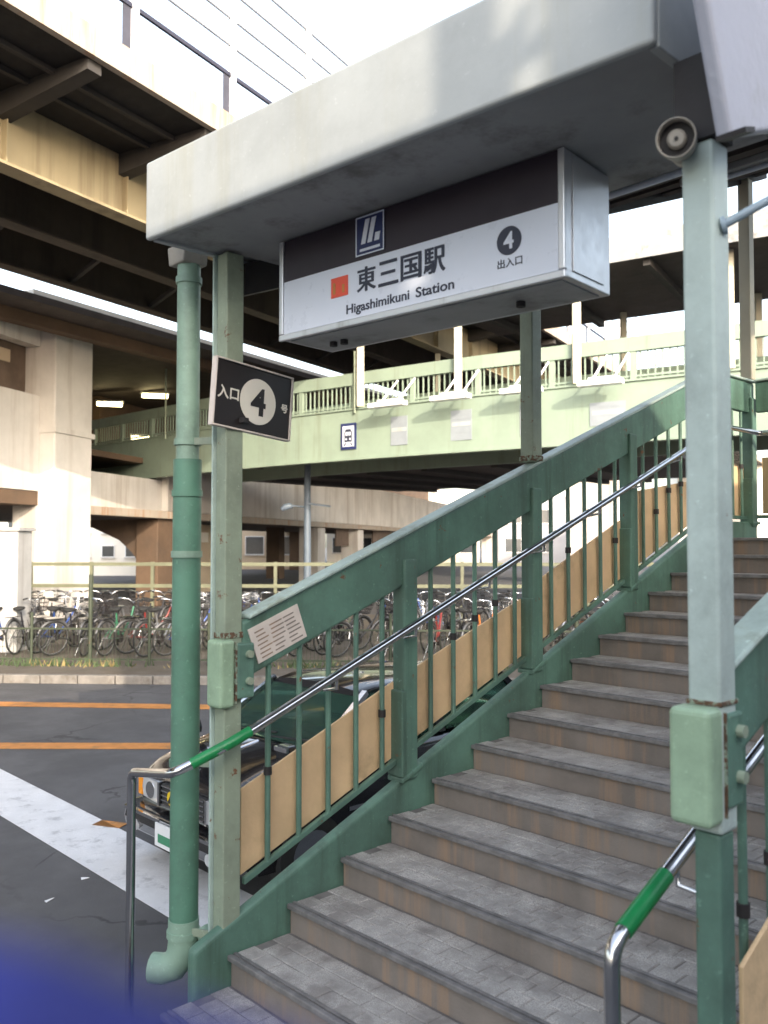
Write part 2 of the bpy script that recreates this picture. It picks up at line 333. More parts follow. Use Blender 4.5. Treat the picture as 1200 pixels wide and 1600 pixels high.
# ================================================================== STAIRCASE
T, RS, SL = .30, .122, .122 / .30
XL, XR = 0.0, 2.0
NST = 16                       # nosing k at y = (k-1)*T, z = k*RS
stair = thing('staircase', 'wide outdoor staircase of paved treads between green steel stringers', 'staircase', (1.0, -.9, ZG))
tile_me = MB().box(-.0485, .0485, -.041, .041, -.008, 0).mesh('tile', 'tread_tile')
bmt = bmesh.new(); bmt.from_mesh(tile_me); bmesh.ops.bevel(bmt, geom=[e for e in bmt.edges if all(v.co.z > -.001 for v in e.verts)], offset=.003, segments=1, affect='EDGES'); bmt.to_mesh(tile_me); bmt.free()
far_tiles = MB(); ntile = 0
for k in range(-2, NST):
    y = (k - 1) * T; z = k * RS; yb = y + T if k < NST - 1 else y + T
    st = part(stair, 'step', MB().box(XL + .004, XR - .004, y + .012, y + T + .03, z - RS - (.06 if k > -2 else .034), z - .010), 'riser')
    part(st, 'tread', MB().box(XL + .004, XR - .004, y + .006, y + T + .011, z - .0098, z - .004), 'grout')
    ns = MB()
    ns.box(XL + .003, XR - .003, y - .008, y + .014, z - .020, z + .002); part(st, 'nosing', ns, 'nosing', .004)
    part(st, 'nosing_strip', MB().box(XL + .003, XR - .003, y + .022, y + .036, z - .006, z + .0025), 'nosing', .001)
    for row in range(3):
        yr = y + .041 + .042 + row * .086; off = (row % 2) * .05
        x = XL + .055 + off
        while x < XR - .05:
            P = Vector((x, yr, z + random.uniform(-.0008, .0012)))
            if k in (1, 2, 3, 4, 5) and x > .0 and ntile < 300:
                piece(st, 'tile', tile_me, P, Euler((random.uniform(-.006, .006), random.uniform(-.006, .006), random.uniform(-.012, .012))).to_matrix()); ntile += 1
            else:
                far_tiles.box(P.x - .0485, P.x + .0485, P.y - .041, P.y + .041, P.z - .008, P.z)
            x += .1
ft = part(stair, 'far_tiles', far_tiles, 'tread_tile'); ft['kind'] = 'stuff'
ZL = (NST - 1) * RS
YL = (NST - 2) * T
part(stair, 'landing', MB().box(XL + .004, 4.2, YL + .33, 5.0, ZL - .2, ZL - .003), 'riser')
def strz(y): return .245 + SL * y
for x0, x1 in ((-.058, XL), (XR, XR + .058)):
    s_ = MB().prism([(-.16, ZG), (-.16, strz(-.16)), (YL + .02, strz(YL + .02)), (5.02, strz(YL + .02)), (5.02, ZL - .30), (YL + .3, ZL - .3), (1.2, ZG)], x0, x1, 'x')
    part(stair, 'stringer', s_, 'green_paint', .02, seg=3)
for x, y in ((-.03, 4.95), (2.03, 4.95), (-.03, 2.4), (2.03, 2.4)):
    part(stair, 'support_leg', MB().box(x - .018, x + .018, y - .05, y + .05, ZG, strz(min(y, YL)) - .15), 'green_paint')

# ================================================================== STAIR RAILINGS
SB_ = .385
def btop(y): return 1.435 + SB_ * y if y < 4.28 else 1.435 + SB_ * 4.28
def bbot(y): return btop(y) - .245
def brail(y): return .335 + .392 * y if y < 4.2 else .335 + .392 * 4.2
POSTY = [.035, 1.04, 2.07, 3.12, 4.16, 4.95]
def slat_prism(x0, x1, y0, y1, fb, ft, brk=4.28):
    ys = [y0] + ([brk] if y0 < brk < y1 else []) + [y1]
    return MB().prism([(y, fb(y)) for y in ys] + [(y, ft(y)) for y in ys[::-1]], x0, x1, 'x')
bal_cache = {}
def railing(xc, label, side, near_detail=True):
    rl = thing('stair_railing', label, 'railing', (xc, .03, ZG))
    # upper beam : a channel with flanges
    bm_ = slat_prism(xc - .025, xc + .025, .06, 5.0, bbot, btop); part(rl, 'top_beam', bm_, 'green_paint', .012)
    fl = slat_prism(xc - .047, xc + .047, .085, 5.0, lambda y: btop(y) + .002, lambda y: btop(y) + .022); part(rl, 'beam_cap', fl, 'pale_green', .008)  # cap paler than the beam: skylight from above put into its colour
    part(rl, 'end_block', MB().box(xc - .055, xc + .052, -.062, .012, 1.115, 1.392), 'block_green', .016, seg=3)
    part(rl, 'end_clamp', MB().box(xc - .046, xc + .06, .016, .10, 1.15, 1.375), 'green_paint', .008)
    part(rl, 'rusty_joint', MB().box(xc - .044, xc + .058, .0125, .0155, 1.13, 1.38), 'rust'); part(rl, 'rusty_joint', MB().box(xc + .0255, xc + .0285, .101, .108, 1.2, 1.40), 'rust')
    for dy, z in ((.07, 1.33), (.07, 1.22)):
        part(rl, 'bolt', MB().disc((xc + .068, dy, z), .016, (1, 0, 0), .02, 8), 'sage_paint', .003)
    part(rl, 'bottom_rail', slat_prism(xc - .012, xc + .012, .09, 4.98, brail, lambda y: brail(y) + .028, 4.2), 'green_paint', .004)
    for y in POSTY[1:]:
        z0 = strz(min(y, YL)) - .03
        part(rl, 'post', MB().box(xc - .045, xc + .045, y - .045, y + .045, z0, bbot(y) + .12), 'green_paint', .01)
        part(rl, 'post_sleeve', MB().box(xc - .052, xc + .052, y - .072, y - .046, z0 + .02, brail(y) + .33), 'green_paint', .006)
        part(rl, 'foot_flange', MB().slope(xc - .055, xc + .055, y - .07, y + .07, lambda t: strz(min(t, YL)) - .01, lambda t: strz(min(t, YL)) + .014), 'green_paint', .006)
    ys = POSTY
    for i in range(len(ys) - 1):
        n = 5 if i < 4 else 4
        for j in range(1, n + 1):
            y = ys[i] + (ys[i + 1] - ys[i]) * j / (n + 1) + .01
            z0, z1 = brail(y) + .01, bbot(y) + .03
            part(rl, 'baluster', MB().tube([(xc, y, z0), (xc, y, z1)], .0125, 8), 'green_paint')
            if random.random() < .45:
                zz = z0 + random.uniform(.25, .45); part(rl, 'panel_tie', MB().tube([(xc, y, zz), (xc, y, zz + .035)], .018, 8), 'dark_steel')
    return rl
lr = railing(-.03, 'green stair railing of beam, bars and plywood panels beneath the station name sign', -1)
rr_ = railing(2.03, 'green stair railing behind the tall pale post with a bolted end block', 1)
def ply(rl, xc, y0, y1, z0a, z0b, ta, tb, lab=None):
    p = MB().prism([(y0, z0a), (y1, z0b), (y1, tb), (y0, ta)], xc - .006, xc + .006, 'x'); part(rl, 'plywood_panel', p, 'plywood', .002, lab)
for xx, rl in ((-.062, lr), (2.075, rr_)):
    ply(rl, xx, .095, .985, .40, .745, .755, 1.11); ply(rl, xx, 1.10, 2.01, .80, 1.15, 1.15, 1.475)
    ply(rl, xx, 2.13, 3.06, 1.20, 1.56, 1.56, 1.94); ply(rl, xx, 3.18, 4.10, 1.61, 1.97, 2.13, 2.26); ply(rl, xx, 4.22, 4.9, 2.0, 2.0, 2.42, 2.40)
# rail along the back of the landing
lb = thing('landing_railing', 'green railing along the back of the stair landing with plywood behind its bars', 'railing', (1.0, 4.98, ZL))
part(lb, 'top_beam', MB().box(.03, 4.2, 4.935, 4.985, btop(5) - .245, btop(5)), 'green_paint', .01)
part(lb, 'beam_cap', MB().box(.03, 4.2, 4.915, 5.005, btop(5) + .002, btop(5) + .022), 'pale_green', .008)  # pale colour again carries the skylight on the beam's top
part(lb, 'bottom_rail', MB().box(.03, 4.2, 4.948, 4.972, ZL + .16, ZL + .188), 'green_paint')
for i in range(25): part(lb, 'baluster', MB().tube([(.18 + i * .16, 4.96, ZL + .17), (.18 + i * .16, 4.96, btop(5) - .22)], .0125, 8), 'green_paint')
part(lb, 'plywood_panel', MB().box(.05, 2.0, 5.0, 5.012, ZL + .2, ZL + .65), 'plywood'); part(lb, 'plywood_panel', MB().box(2.02, 4.1, 5.0, 5.012, ZL + .2, ZL + .62), 'plywood')
for x in (1.1, 2.3, 4.1): part(lb, 'post', MB().box(x - .04, x + .04, 4.92, 5.0, ZL - .05, btop(5) - .1), 'green_paint')

# ================================================================== HANDRAILS
def rnd(pts, r=.05, n=5):
    out = [Vector(pts[0])]
    for i in range(1, len(pts) - 1):
        a, b, c = Vector(pts[i - 1]), Vector(pts[i]), Vector(pts[i + 1]); d1, d2 = (a - b).normalized(), (c - b).normalized()
        for k in range(n + 1):
            t = k / n; p = b + d1 * r * (1 - t) ** 2 + d2 * r * t ** 2; out.append(p)
    out.append(Vector(pts[-1])); return out
def hz(y): return 1.01 + .393 * y if y < 4.2 else 1.01 + .393 * 4.2
HX = .085
h = thing('handrail', 'stainless handrail with a green grip running up beneath the station name sign', 'handrail', (-.47, -.2, ZG))
part(h, 'rail', MB().tube(rnd([(-.465, -.19, ZG), (-.465, -.19, .80), (-.03, -.245, .885), (HX, -.06, hz(-.06)), (HX, 4.25, hz(4.25)), (HX, 4.86, hz(4.25)), (3.5, 4.86, hz(4.25))], .045), .0195, 14), 'steel')
part(h, 'grip', MB().tube([(.012, -.185, .92), (HX - .003, -.055, hz(-.06) + .004), (HX, .04, hz(.04))], .0225, 14), 'green_grip')
for y in (.5, 1.0, 1.55, 2.03, 2.6, 3.08, 3.6, 4.12):
    part(h, 'bracket', MB().tube([(HX, y, hz(y) - .015), (HX, y, hz(y) - .06), (-.0, y, hz(y) - .075)], .008, 8), 'steel')
h2 = thing('handrail', 'stainless handrail with a green grip beside the tall pale post', 'handrail', (1.86, -.13, ZG))
HX2 = 1.862
def hz2(y): return .86 + .40 * y
part(h2, 'rail', MB().tube(rnd([(HX2, -.135, ZG), (HX2, -.135, hz2(-.135)), (HX2, 4.2, hz2(4.2))], .05), .0205, 16), 'steel')
part(h2, 'grip', MB().tube([(HX2, -.083, hz2(-.083)), (HX2, .125, hz2(.125))], .0235, 16), 'green_grip')
for y in (.19, 1.05, 2.05, 3.1): part(h2, 'bracket', MB().tube([(HX2, y, hz2(y) - .015), (HX2, y, hz2(y) - .07), (2.0, y, hz2(y) - .08)], .008, 8), 'steel')

# ================================================================== ENTRANCE CANOPY with roof over the stairs
H0, H1 = 3.0, 3.315
FL, FR = Vector((-.125, -.335)), Vector((1.992, -.12))
can = thing('entrance_canopy', 'white steel canopy and sloping roof on posts over the station stairs', 'canopy', (1.0, 0, ZG))
def post(x, y, z0, z1, mat, wd=.04):
    # H-shaped column
    m = MB(); m.box(x - wd, x + wd, y - wd, y - wd + .012, z0, z1); m.box(x - wd, x + wd, y + wd - .012, y + wd, z0, z1); m.box(x - .006, x + .006, y - wd + .011, y + wd - .011, z0, z1)
    return m
def rz_(y): return 2.83 + .387 * y          # underside of the sloping roof
part(can, 'post', MB().box(-.079, -.005, -.025, .06, ZG, H0), 'sage_paint', .006)
part(can, 'post_flange', MB().box(-.092, -.0805, -.04, .03, ZG, H0), 'pale_green', .003)
part(can, 'post', MB().box(1.996, 2.080, .0, .085, 1.09, 2.775), 'post_paint', .009)
part(can, 'post', MB().box(2.0045, 2.072, .006, .08, ZG, 1.088), 'green_paint', .008, label='green lower shaft of the pale post')
for x in (-.03, 2.04):
    for y in (2.07, 4.16 if x < 1 else 4.0):
        part(can, 'post', MB().box(x - .045, x + .045, y - .045, y + .045, btop(y) + .024, rz_(y) + .01), 'sage_paint' if y < 3 else 'cream_post', .008)
part(can, 'post', MB().box(-.075, .015, 4.905, 4.995, btop(5) + .024, rz_(4.95)), 'cream_post', .008)
for x in (-.03, 2.04): part(can, 'weld_collar', MB().box(x - .05, x + .05, 2.02, 2.12, btop(2.07) + .030, btop(2.07) + .062), 'rust', .004)
part(can, 'weld_collar', MB().box(1.992, 2.084, -.004, .089, 1.393, 1.405), 'rust', .003); part(can, 'weld_collar', MB().box(-.083, -.001, -.029, .064, 1.395, 1.42), 'rust', .003)
# canopy box: fascia, end, soffit
nrm = Vector((FR.y - FL.y, -(FR.x - FL.x))).normalized()
def V3(p, z): return (p.x, p.y, z)
FLi, FRi = FL - nrm * .03, FR - nrm * .03
part(can, 'fascia', MB().hexa([V3(FL, H0), V3(FR, H0), V3(FRi, H0), V3(FLi, H0), V3(FL, H1), V3(FR, H1), V3(FRi, H1), V3(FLi, H1)]), 'fascia', .012, seg=3)
BL, BR = Vector((-.125, .62)), Vector((1.985, .62))
part(can, 'end_fascia', MB().hexa([V3(FR + Vector((-.03, .032)), H0 + .001), V3(FR + Vector((-.002, .033)), H0 + .001), V3(Vector((1.99, .26)), H0 + .001), V3(Vector((1.962, .26)), H0 + .001),
                                   V3(FR + Vector((-.03, .032)), H1 - .001), V3(FR + Vector((-.002, .033)), H1 - .001), V3(Vector((1.99, .26)), H1 - .001), V3(Vector((1.962, .26)), H1 - .001)]), 'fascia', .004)
part(can, 'end_fascia', MB().hexa([V3(FL + Vector((.001, .035)), H0 + .001), V3(FL + Vector((.03, .035)), H0 + .001), V3(Vector((-.095, .62)), H0 + .001), V3(Vector((-.124, .62)), H0 + .001),
                                   V3(FL + Vector((.001, .035)), H1 - .001), V3(FL + Vector((.03, .035)), H1 - .001), V3(Vector((-.095, .62)), H1 - .001), V3(Vector((-.124, .62)), H1 - .001)]), 'fascia', .004)
a_, b_ = FL + Vector((.03, .034)), FR + Vector((-.031, .034))
part(can, 'soffit', MB().hexa([V3(a_, H0 + .012), V3(b_, H0 + .012), (1.96, .62, H0 + .012), (-.094, .62, H0 + .012), V3(a_, H0 + .03), V3(b_, H0 + .03), (1.96, .62, H0 + .03), (-.094, .62, H0 + .03)]), 'soffit')
part(can, 'canopy_top', MB().hexa([V3(a_, H1 - .05), V3(b_, H1 - .05), (1.96, .62, H1 - .05), (-.094, .62, H1 - .05), V3(a_, H1 - .02), V3(b_, H1 - .02), (1.96, .62, H1 - .02), (-.094, .62, H1 - .02)]), 'fascia')
# sloping roof
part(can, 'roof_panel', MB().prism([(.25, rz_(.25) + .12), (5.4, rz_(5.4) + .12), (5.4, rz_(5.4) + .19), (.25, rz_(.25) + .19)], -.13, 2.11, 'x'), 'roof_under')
part(can, 'eave_beam', MB().prism([(.09, rz_(.09) - .02), (5.4, rz_(5.4) - .02), (5.4, rz_(5.4) + .118), (.09, rz_(.09) + .118)], -.12, -.04, 'x'), 'dark_steel')
part(can, 'eave_beam', MB().prism([(.09, rz_(.09) - .03), (5.4, rz_(5.4) - .03), (5.4, rz_(5.4) + .118), (.09, rz_(.09) + .118)], 2.0, 2.10, 'x'), 'dark_steel')
for i in range(7):
    y = .62 + i * .75; part(can, 'rafter', MB().box(-.03, 1.99, y - .03, y + .03, rz_(y) + .02, rz_(y) + .10), 'roof_under')
for i in range(3):
    y = 1.0 + i * 1.5
    tl = part(can, 'tube_light', MB().box(.7, 1.5, y - .04, y + .04, rz_(y) - .03, rz_(y) + .015), 'sign_bottom', .01); part(tl, 'tube', MB().tube([(.72, y, rz_(y) - .045), (1.48, y, rz_(y) - .045)], .014, 8), 'sign_white')
part(can, 'post_head', MB().box(1.985, 2.09, -.01, .088, 2.776, 2.99), 'dark_steel')
# side fascia: its front edge is cut square to the slope
s1 = Vector((1, .387)).normalized(); up_ = Vector((-s1.y, s1.x)); p0 = Vector((-.09, 2.715))
q = [p0, p0 + s1 * 6, p0 + s1 * 6 + up_ * .62, p0 + up_ * .62]
part(can, 'side_fascia', MB().prism([(v.x, v.y) for v in q], 2.13, 2.17, 'x'), 'side_fascia', .012, seg=3)
q2 = [(v.x + .16, v.y + .065) for v in q]
part(can, 'side_fascia', MB().prism([(.3, rz_(.3) - .01), (5.4, rz_(5.4) - .01), (5.4, rz_(5.4) + .3), (.3, rz_(.3) + .3)], -.165, -.132, 'x'), 'side_fascia', .01)
part(can, 'fascia_trim', MB().bar((2.175, p0.x - .02, p0.y - .004), (2.175, p0.x + .03, p0.y + .012), .07, .012), 'dark_steel')

# ================================================================== STATION NAME SIGN
SA, SBv = Vector((.208, .087, 0)), Vector((1.509, .204, 0)); sd = (SBv - SA).normalized()
SG = frame((SA.x, SA.y, 0), sd); SW = (SBv - SA).length; SZ0, SZ1, SD = 2.600, 3.008, .30
sg = thing('station_sign', 'boxed station name sign in Japanese and English hanging under the canopy', 'sign', (SA.x, SA.y, SZ0))
part(sg, 'case', MB(SG).box(.004, SW - .004, .012, SD, SZ0 + .006, SZ1), 'alu', .004)
part(sg, 'bottom_panel', MB(SG).box(.03, SW - .03, .03, SD - .03, SZ0 + .002, SZ0 + .0055), 'sign_bottom')
for nm, bx in (('frame_rail', (0, SW, -.004, .0115, SZ0, SZ0 + .026)), ('frame_rail', (0, .024, -.004, .0115, SZ0 + .0262, SZ1 - .002)), ('frame_rail', (SW - .024, SW, -.004, .0115, SZ0 + .0262, SZ1 - .002))):
    part(sg, nm, MB(SG).box(*bx), 'alu', .004)
part(sg, 'face', MB(SG).box(.0242, SW - .0242, .003, .0115, SZ0 + .0262, 2.8385), 'sign_white')
part(sg, 'dark_band', MB(SG).box(.0242, SW - .0242, .003, .0115, 2.839, SZ1 - .003), 'sign_navy')
part(sg, 'end_panel', MB(SG).box(SW - .0035, SW + .001, .05, SD - .05, SZ0 + .03, SZ1 - .01), 'alu', .001)
for x in (.16, .22, 1.05): part(sg, 'fitting', MB(SG).disc((x, .15, SZ0 - .006), .016, (0, 0, 1), .02, 10), 'dark_steel')
def TX(u, z, y=.0018): return SG @ Matrix.Translation((u, y, z))
def fit(s, size, u0, u1, z, hgt=None, bold=0.):   # lettering fitted between u0 and u1
    t = text_mb(s, size, TX((u0 + u1) / 2, z), bold); k = (u1 - u0) / t.w
    xs = [v.z for v in t.v]; hh = max(xs) - min(xs); kz = (hgt / hh) if hgt else k
    for v in t.v: v.x *= k; v.z *= kz
    return t
for c_, u_ in zip('東三国駅', (.474, .581, .688, .793)):
    kj = part(sg, 'kanji', fit(c_, .1, u_ - .046, u_ + .046, 2.764, .092, .0009), 'ink'); part(kj, 'stroke_edge', fit(c_, .1, u_ - .0435, u_ + .0505, 2.764, .090, .0009), 'ink').location.y -= .0006
part(sg, 'english_name', fit('Higashimikuni', .05, .374, .682, 2.660, .046, .0008), 'ink'); part(sg, 'english_name', fit('Station', .05, .712, .880, 2.6655, .036, .0008), 'ink')
part(sg, 'exit_text', fit('出入口', .04, 1.056, 1.150, 2.690, .030, .0005), 'ink')
part(sg, 'exit_roundel', MB(SG).disc((1.101, .0015, 2.761), .0465, (0, 1, 0), .003, 32), 'ink')
part(sg, 'exit_number', fit('4', .08, 1.081, 1.120, 2.761, .056, .0014), 'sign_white').location.y -= .0022
part(sg, 'line_mark', MB(SG).box(.293, .382, .0008, .0028, 2.722, 2.798), 'red_mark')
for i in range(3): part(sg, 'line_mark_stroke', MB(SG).prism([(.305 + i * .024, 2.735), (.317 + i * .024, 2.735), (.317 + i * .024, 2.778 - .006 * i), (.305 + i * .024, 2.778 - .006 * i)], -.0002, .0006), M['red_mark'] if i == 1 else 'orange_line')
lg = part(sg, 'logo_plate', MB(SG).box(.425, .566, -.001, .0028, 2.853, 3.0), 'navy', .012)
for bx in ((.425, .566, 2.853, 2.858), (.425, .566, 2.995, 3.0), (.425, .430, 2.8582, 2.9948), (.561, .566, 2.8582, 2.9948)):
    part(lg, 'logo_border', MB(SG).box(bx[0], bx[1], -.0022, -.0012, bx[2], bx[3]), 'sign_white')
for x0, x1, zt in ((.452, .474, 2.985), (.484, .506, 2.985)):
    part(lg, 'logo_stroke', MB(SG).prism([(x0, 2.895), (x1, 2.895), (x1 + .022, zt), (x0 + .022, zt)], -.0022, -.0012), 'sign_white')
part(lg, 'logo_stroke', MB(SG).prism([(.518, 2.895), (.542, 2.895), (.548, 2.925), (.524, 2.925)], -.0022, -.0012), 'sign_white')
part(lg, 'logo_line', MB(SG).box(.446, .546, -.0022, -.0012, 2.868, 2.878), 'sign_white')

# ================================================================== EXIT NUMBER PLATE on the post
pd = Vector((-.09, .995, 0)).normalized(); PO = Vector((.012, -.095, 2.41))
PL = frame((PO.x, PO.y, PO.z), pd) @ Matrix.Rotation(R(4.5), 4, 'Y')
PW, PH = .425, .285
pl = thing('number_plate_sign', 'dark exit plate with a white number four disc on the post', 'sign', (PO.x, PO.y, 2.27))
part(pl, 'board', MB(PL).box(.006, PW - .006, .002, .022, -PH / 2 + .006, PH / 2 - .006), 'plate_brown')
for bx in ((0, PW, -.006, .024, -PH / 2, -PH / 2 + .0062), (0, PW, -.006, .024, PH / 2 - .0062, PH / 2), (0, .0062, -.006, .024, -PH / 2 + .0064, PH / 2 - .0064), (PW - .0062, PW, -.006, .024, -PH / 2 + .0064, PH / 2 - .0064)):
    part(pl, 'edge_trim', MB(PL).box(*bx), 'paper')
part(pl, 'disc', MB(PL).disc((.235, .001, -.004), .098, (0, 1, 0), .004, 40), 'plate_white')
def PT(u, z, y=-.002): return PL @ Matrix.Translation((u, y, z))
t = text_mb('4', .16, PT(.235, -.004), .004); part(pl, 'number', t, 'plate_brown')
t = text_mb('入口', .058, PT(.075, .004, .0005), .001); part(pl, 'lettering', t, 'plate_white')
t = text_mb('号', .04, PT(.385, -.004, .0005), .001); part(pl, 'lettering', t, 'plate_white')
part(pl, 'bracket', MB().bar((-.04, .04, 2.30), (.02, .06, 2.30), .03, .02), 'dark_steel')

# ================================================================== NOTICE on the rail beam
NO = Vector((.004, .085, 1.425)); 
NX = Vector((0, .25, .094)).normalized(); NZ = Vector((0, -.094, .25)).normalized()
NM = Matrix(((0, 1, 0, .0), (NX.y, 0, NZ.y, NO.y), (NX.z, 0, NZ.z, NO.z), (0, 0, 0, 1)))
NM = Matrix(((NX.x, -1, NZ.x, .0), (NX.y, 0, NZ.y, NO.y), (NX.z, 0, NZ.z, NO.z), (0, 0, 0, 1)))
nt_ = thing('notice_sheet', 'small tan notice sheet with lines of print on the green rail beam', 'notice', (0, .09, 1.3))
part(nt_, 'sheet', MB(NM).box(0, .275, -.003, .0035, -.155, 0), 'paper')
for i in range(7):
    for j in range(3):
        x0 = .02 + j * .08 + random.uniform(0, .01); part(nt_, 'print_line', MB(NM).box(x0, x0 + random.uniform(.045, .072), -.0042, -.0032, -.022 - i * .019 - .006, -.022 - i * .019), 'riser')

# ================================================================== DRAIN PIPE
PX, PY = -.25, -.058
dp = thing('drain_pipe', 'green rain drain pipe with elbow at its foot', 'pipe', (PX, PY, 0))
PXt, PYt = -.19, -.02
def pp(z): t = max(0, min(1, (z - ZG) / 3.0)); return (PX, PY, z)
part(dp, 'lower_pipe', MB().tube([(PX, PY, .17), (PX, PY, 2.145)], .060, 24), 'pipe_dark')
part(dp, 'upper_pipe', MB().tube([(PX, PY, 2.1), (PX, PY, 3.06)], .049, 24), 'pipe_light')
el = [(PX, PY, .21), (PX, PY, .11), (PX - .004, PY - .008, .06), (PX - .025, PY - .03, .015), (PX - .06, PY - .06, .0), (PX - .10, PY - .09, .0)]
part(dp, 'elbow', MB().tube(el, [.064, .064, .063, .062, .061, .060], 24), 'pipe_light')
for z, r_, mt in ((2.22, .058, 'pipe_light'), (2.0, .066, 'pipe_dark'), (1.74, .066, 'pipe_light'), (.86, .066, 'pipe_dark'), (.15, .070, 'pipe_light'), (2.92, .056, 'pipe_light')):
    part(dp, 'clamp_band', MB().tube([(PX, PY, z - .014), (PX, PY, z + .014)], r_, 24), mt)
part(dp, 'outlet_box', MB().prism([(PX - .07, 2.985), (PX + .05, 2.985), (PX + .065, 3.07), (PX - .085, 3.07)], PY - .06, PY + .06), 'speaker_grey', .008)
for z in (2.22, .87, .17): part(dp, 'bracket', MB().bar((PX + .05, PY, z), (-.088, .0, z), .012, .03), 'sage_paint')
part(dp, 'side_joint', MB().tube([(PX + .06, PY + .05, .17), (PX + .10, PY + .06, .13), (PX + .11, PY + .06, .02)], [.03, .036, .034], 14), 'pipe_light')

# ================================================================== HORN SPEAKER
SPC = Vector((2.02, -.06, 2.765)); ax = (CAM - SPC); ax = Vector((ax.x * .75, ax.y, -.45)).normalized()
hs = thing('horn_speaker', 'small round grey horn loudspeaker under the canopy corner', 'loudspeaker', SPC)
def al(t): return SPC + ax * t
part(hs, 'horn', MB().lathe(SPC, ax, [(-.08, .030), (-.05, .040), (0, .046), (.030, .047), (.036, .0475), (.039, .045), (.034, .0425), (.010, .041)]), 'speaker_grey')
part(hs, 'mouth', MB().disc(al(.008), .0415, ax, .004, 28), 'dark_steel'); part(hs, 'driver', MB().tube([al(.0102), al(.022), al(.027)], [.023, .023, .017], 24), 'speaker_grey'); part(hs, 'screw', MB().disc(al(.0285), .005, ax, .003, 8), 'dark_steel')
part(hs, 'rear_can', MB().tube([al(-.17), al(-.165), al(-.09), al(-.085)], [.016, .033, .033, .016], 20), 'speaker_grey')
part(hs, 'bracket', MB().bar(al(-.12), al(-.12) + Vector((0, 0, .16)), .03, .012, (0, 1, 0)), 'dark_steel')
# rod with a ring on the post
rd = thing('flag_rod', 'blue grey metal rod with a ring bolted to the tall pale post', 'bracket', (2.08, .04, 2.55))
rp = [(2.078, .045, 2.565), (2.15, .075, 2.60), (2.22, .11, 2.635)]
part(rd, 'rod', MB().tube(rp, .011, 10), 'blue_grey')
rc = Vector((2.25, .125, 2.655)); rg = []
for k in range(17): a = 2 * math.pi * k / 16; rg.append(rc + (Vector((.9, .43, .0)) * math.cos(a) + Vector((0, 0, 1)) * math.sin(a)) * .035)
part(rd, 'ring', MB().tube(rg, .009, 8), 'blue_grey')
part(rd, 'base', MB().disc((2.084, .046, 2.566), .022, (1, .3, .2), .01, 12), 'blue_grey')

# ================================================================== PEDESTRIAN BRIDGE (street frame)
BP = [(-11.4, 33.9), (-7.04, 29.85), (-4.9, 27.75), (-2.85, 25.95), (0, 23.85), (1.97, 22.45), (3.78, 21.35), (5.91, 20.05), (8.24, 18.6), (14, 15.1), (24, 9.0)]
ZF0, ZF1, ZR = 4.20, 5.56, 6.60
def bpt(s):  # arc-length point
    d = 0
    for i in range(len(BP) - 1):
        a, b = Vector(BP[i]), Vector(BP[i + 1]); L = (b - a).length
        if s <= d + L or i == len(BP) - 2: return a + (b - a) * ((s - d) / L), (b - a).normalized()
        d += L
BL_ = sum((Vector(BP[i + 1]) - Vector(BP[i])).length for i in range(len(BP) - 1))
br = thing('footbridge', 'pale green footbridge with barred railing curving into the station under the viaduct', 'bridge', (0, 25, ZG), frm=ST)
def ribbon(off0, off1, z0, z1, s0=0, s1=None, step=1.0):   # off along left normal (away from the near side)
    m = MB(ST); s1 = s1 or BL_; n = max(2, int((s1 - s0) / step)); secs = []
    for i in range(n + 1):
        p, t = bpt(s0 + (s1 - s0) * i / n); nn = Vector((-t.y, t.x)); a, b = p + nn * off0, p + nn * off1
        secs.append([Vector((a.x, a.y, z0)), Vector((b.x, b.y, z0)), Vector((b.x, b.y, z1)), Vector((a.x, a.y, z1))])
    return m.loft(secs, smooth=False)
part(br, 'girder', ribbon(0, .18, ZF0, ZF1), 'bridge_green')
part(br, 'girder_lip', ribbon(-.07, .19, ZF0 - .05, ZF0 - .002), 'bridge_green'); part(br, 'girder_lip', ribbon(-.05, .2, ZF1 + .002, ZF1 + .05), 'bridge_green')
part(br, 'girder', ribbon(3.8, 4.0, ZF0, ZF1), 'bridge_green')
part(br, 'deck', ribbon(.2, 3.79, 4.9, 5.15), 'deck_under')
part(br, 'top_rail', ribbon(-.03, .12, ZR - .34, ZR - .0), 'bridge_green')
part(br, 'bottom_rail', ribbon(.02, .07, ZF1 + .10, ZF1 + .15), 'bridge_green')
part(br, 'top_rail', ribbon(3.85, 3.95, ZR - .3, ZR), 'bridge_green')
for k in range(14):
    p, t = bpt(2 + k * 1.9); nn = Vector((-t.y, t.x)); a = p + nn * .2; b = p + nn * 3.78
    part(br, 'cross_beam', MB(ST).bar((a.x, a.y, 4.75), (b.x, b.y, 4.75), .2, .28), 'rib')
bal_b = MB().box(-.016, .016, -.016, .016, 0, ZR - .33 - ZF1 - .03).mesh('baluster', 'bridge_green')
post_b = MB().box(-.07, .07, -.05, .05, 0, ZR - .33 - ZF1 - .03).mesh('rail_post', 'bridge_green')
s = 0.3; i = 0
while s < 27.5:
    p, t = bpt(s); nn = Vector((-t.y, t.x)); p = p + nn * .045; wp = ST @ Vector((p.x, p.y, ZF1 + .04))
    ang = math.atan2(t.y, t.x) + R(YAW)
    piece(br, 'rail_post' if i % 12 == 0 else 'baluster', post_b if i % 12 == 0 else bal_b, wp, Euler((0, 0, ang)).to_matrix())
    s += .165; i += 1
def s_of(x):   # arc length where image ray x crosses (street frame slope)
    k = (x - 600) / F; best = min((abs(bpt(q * .05)[0].x - k * bpt(q * .05)[0].y), q * .05) for q in range(int(28 / .05))); return best[1]
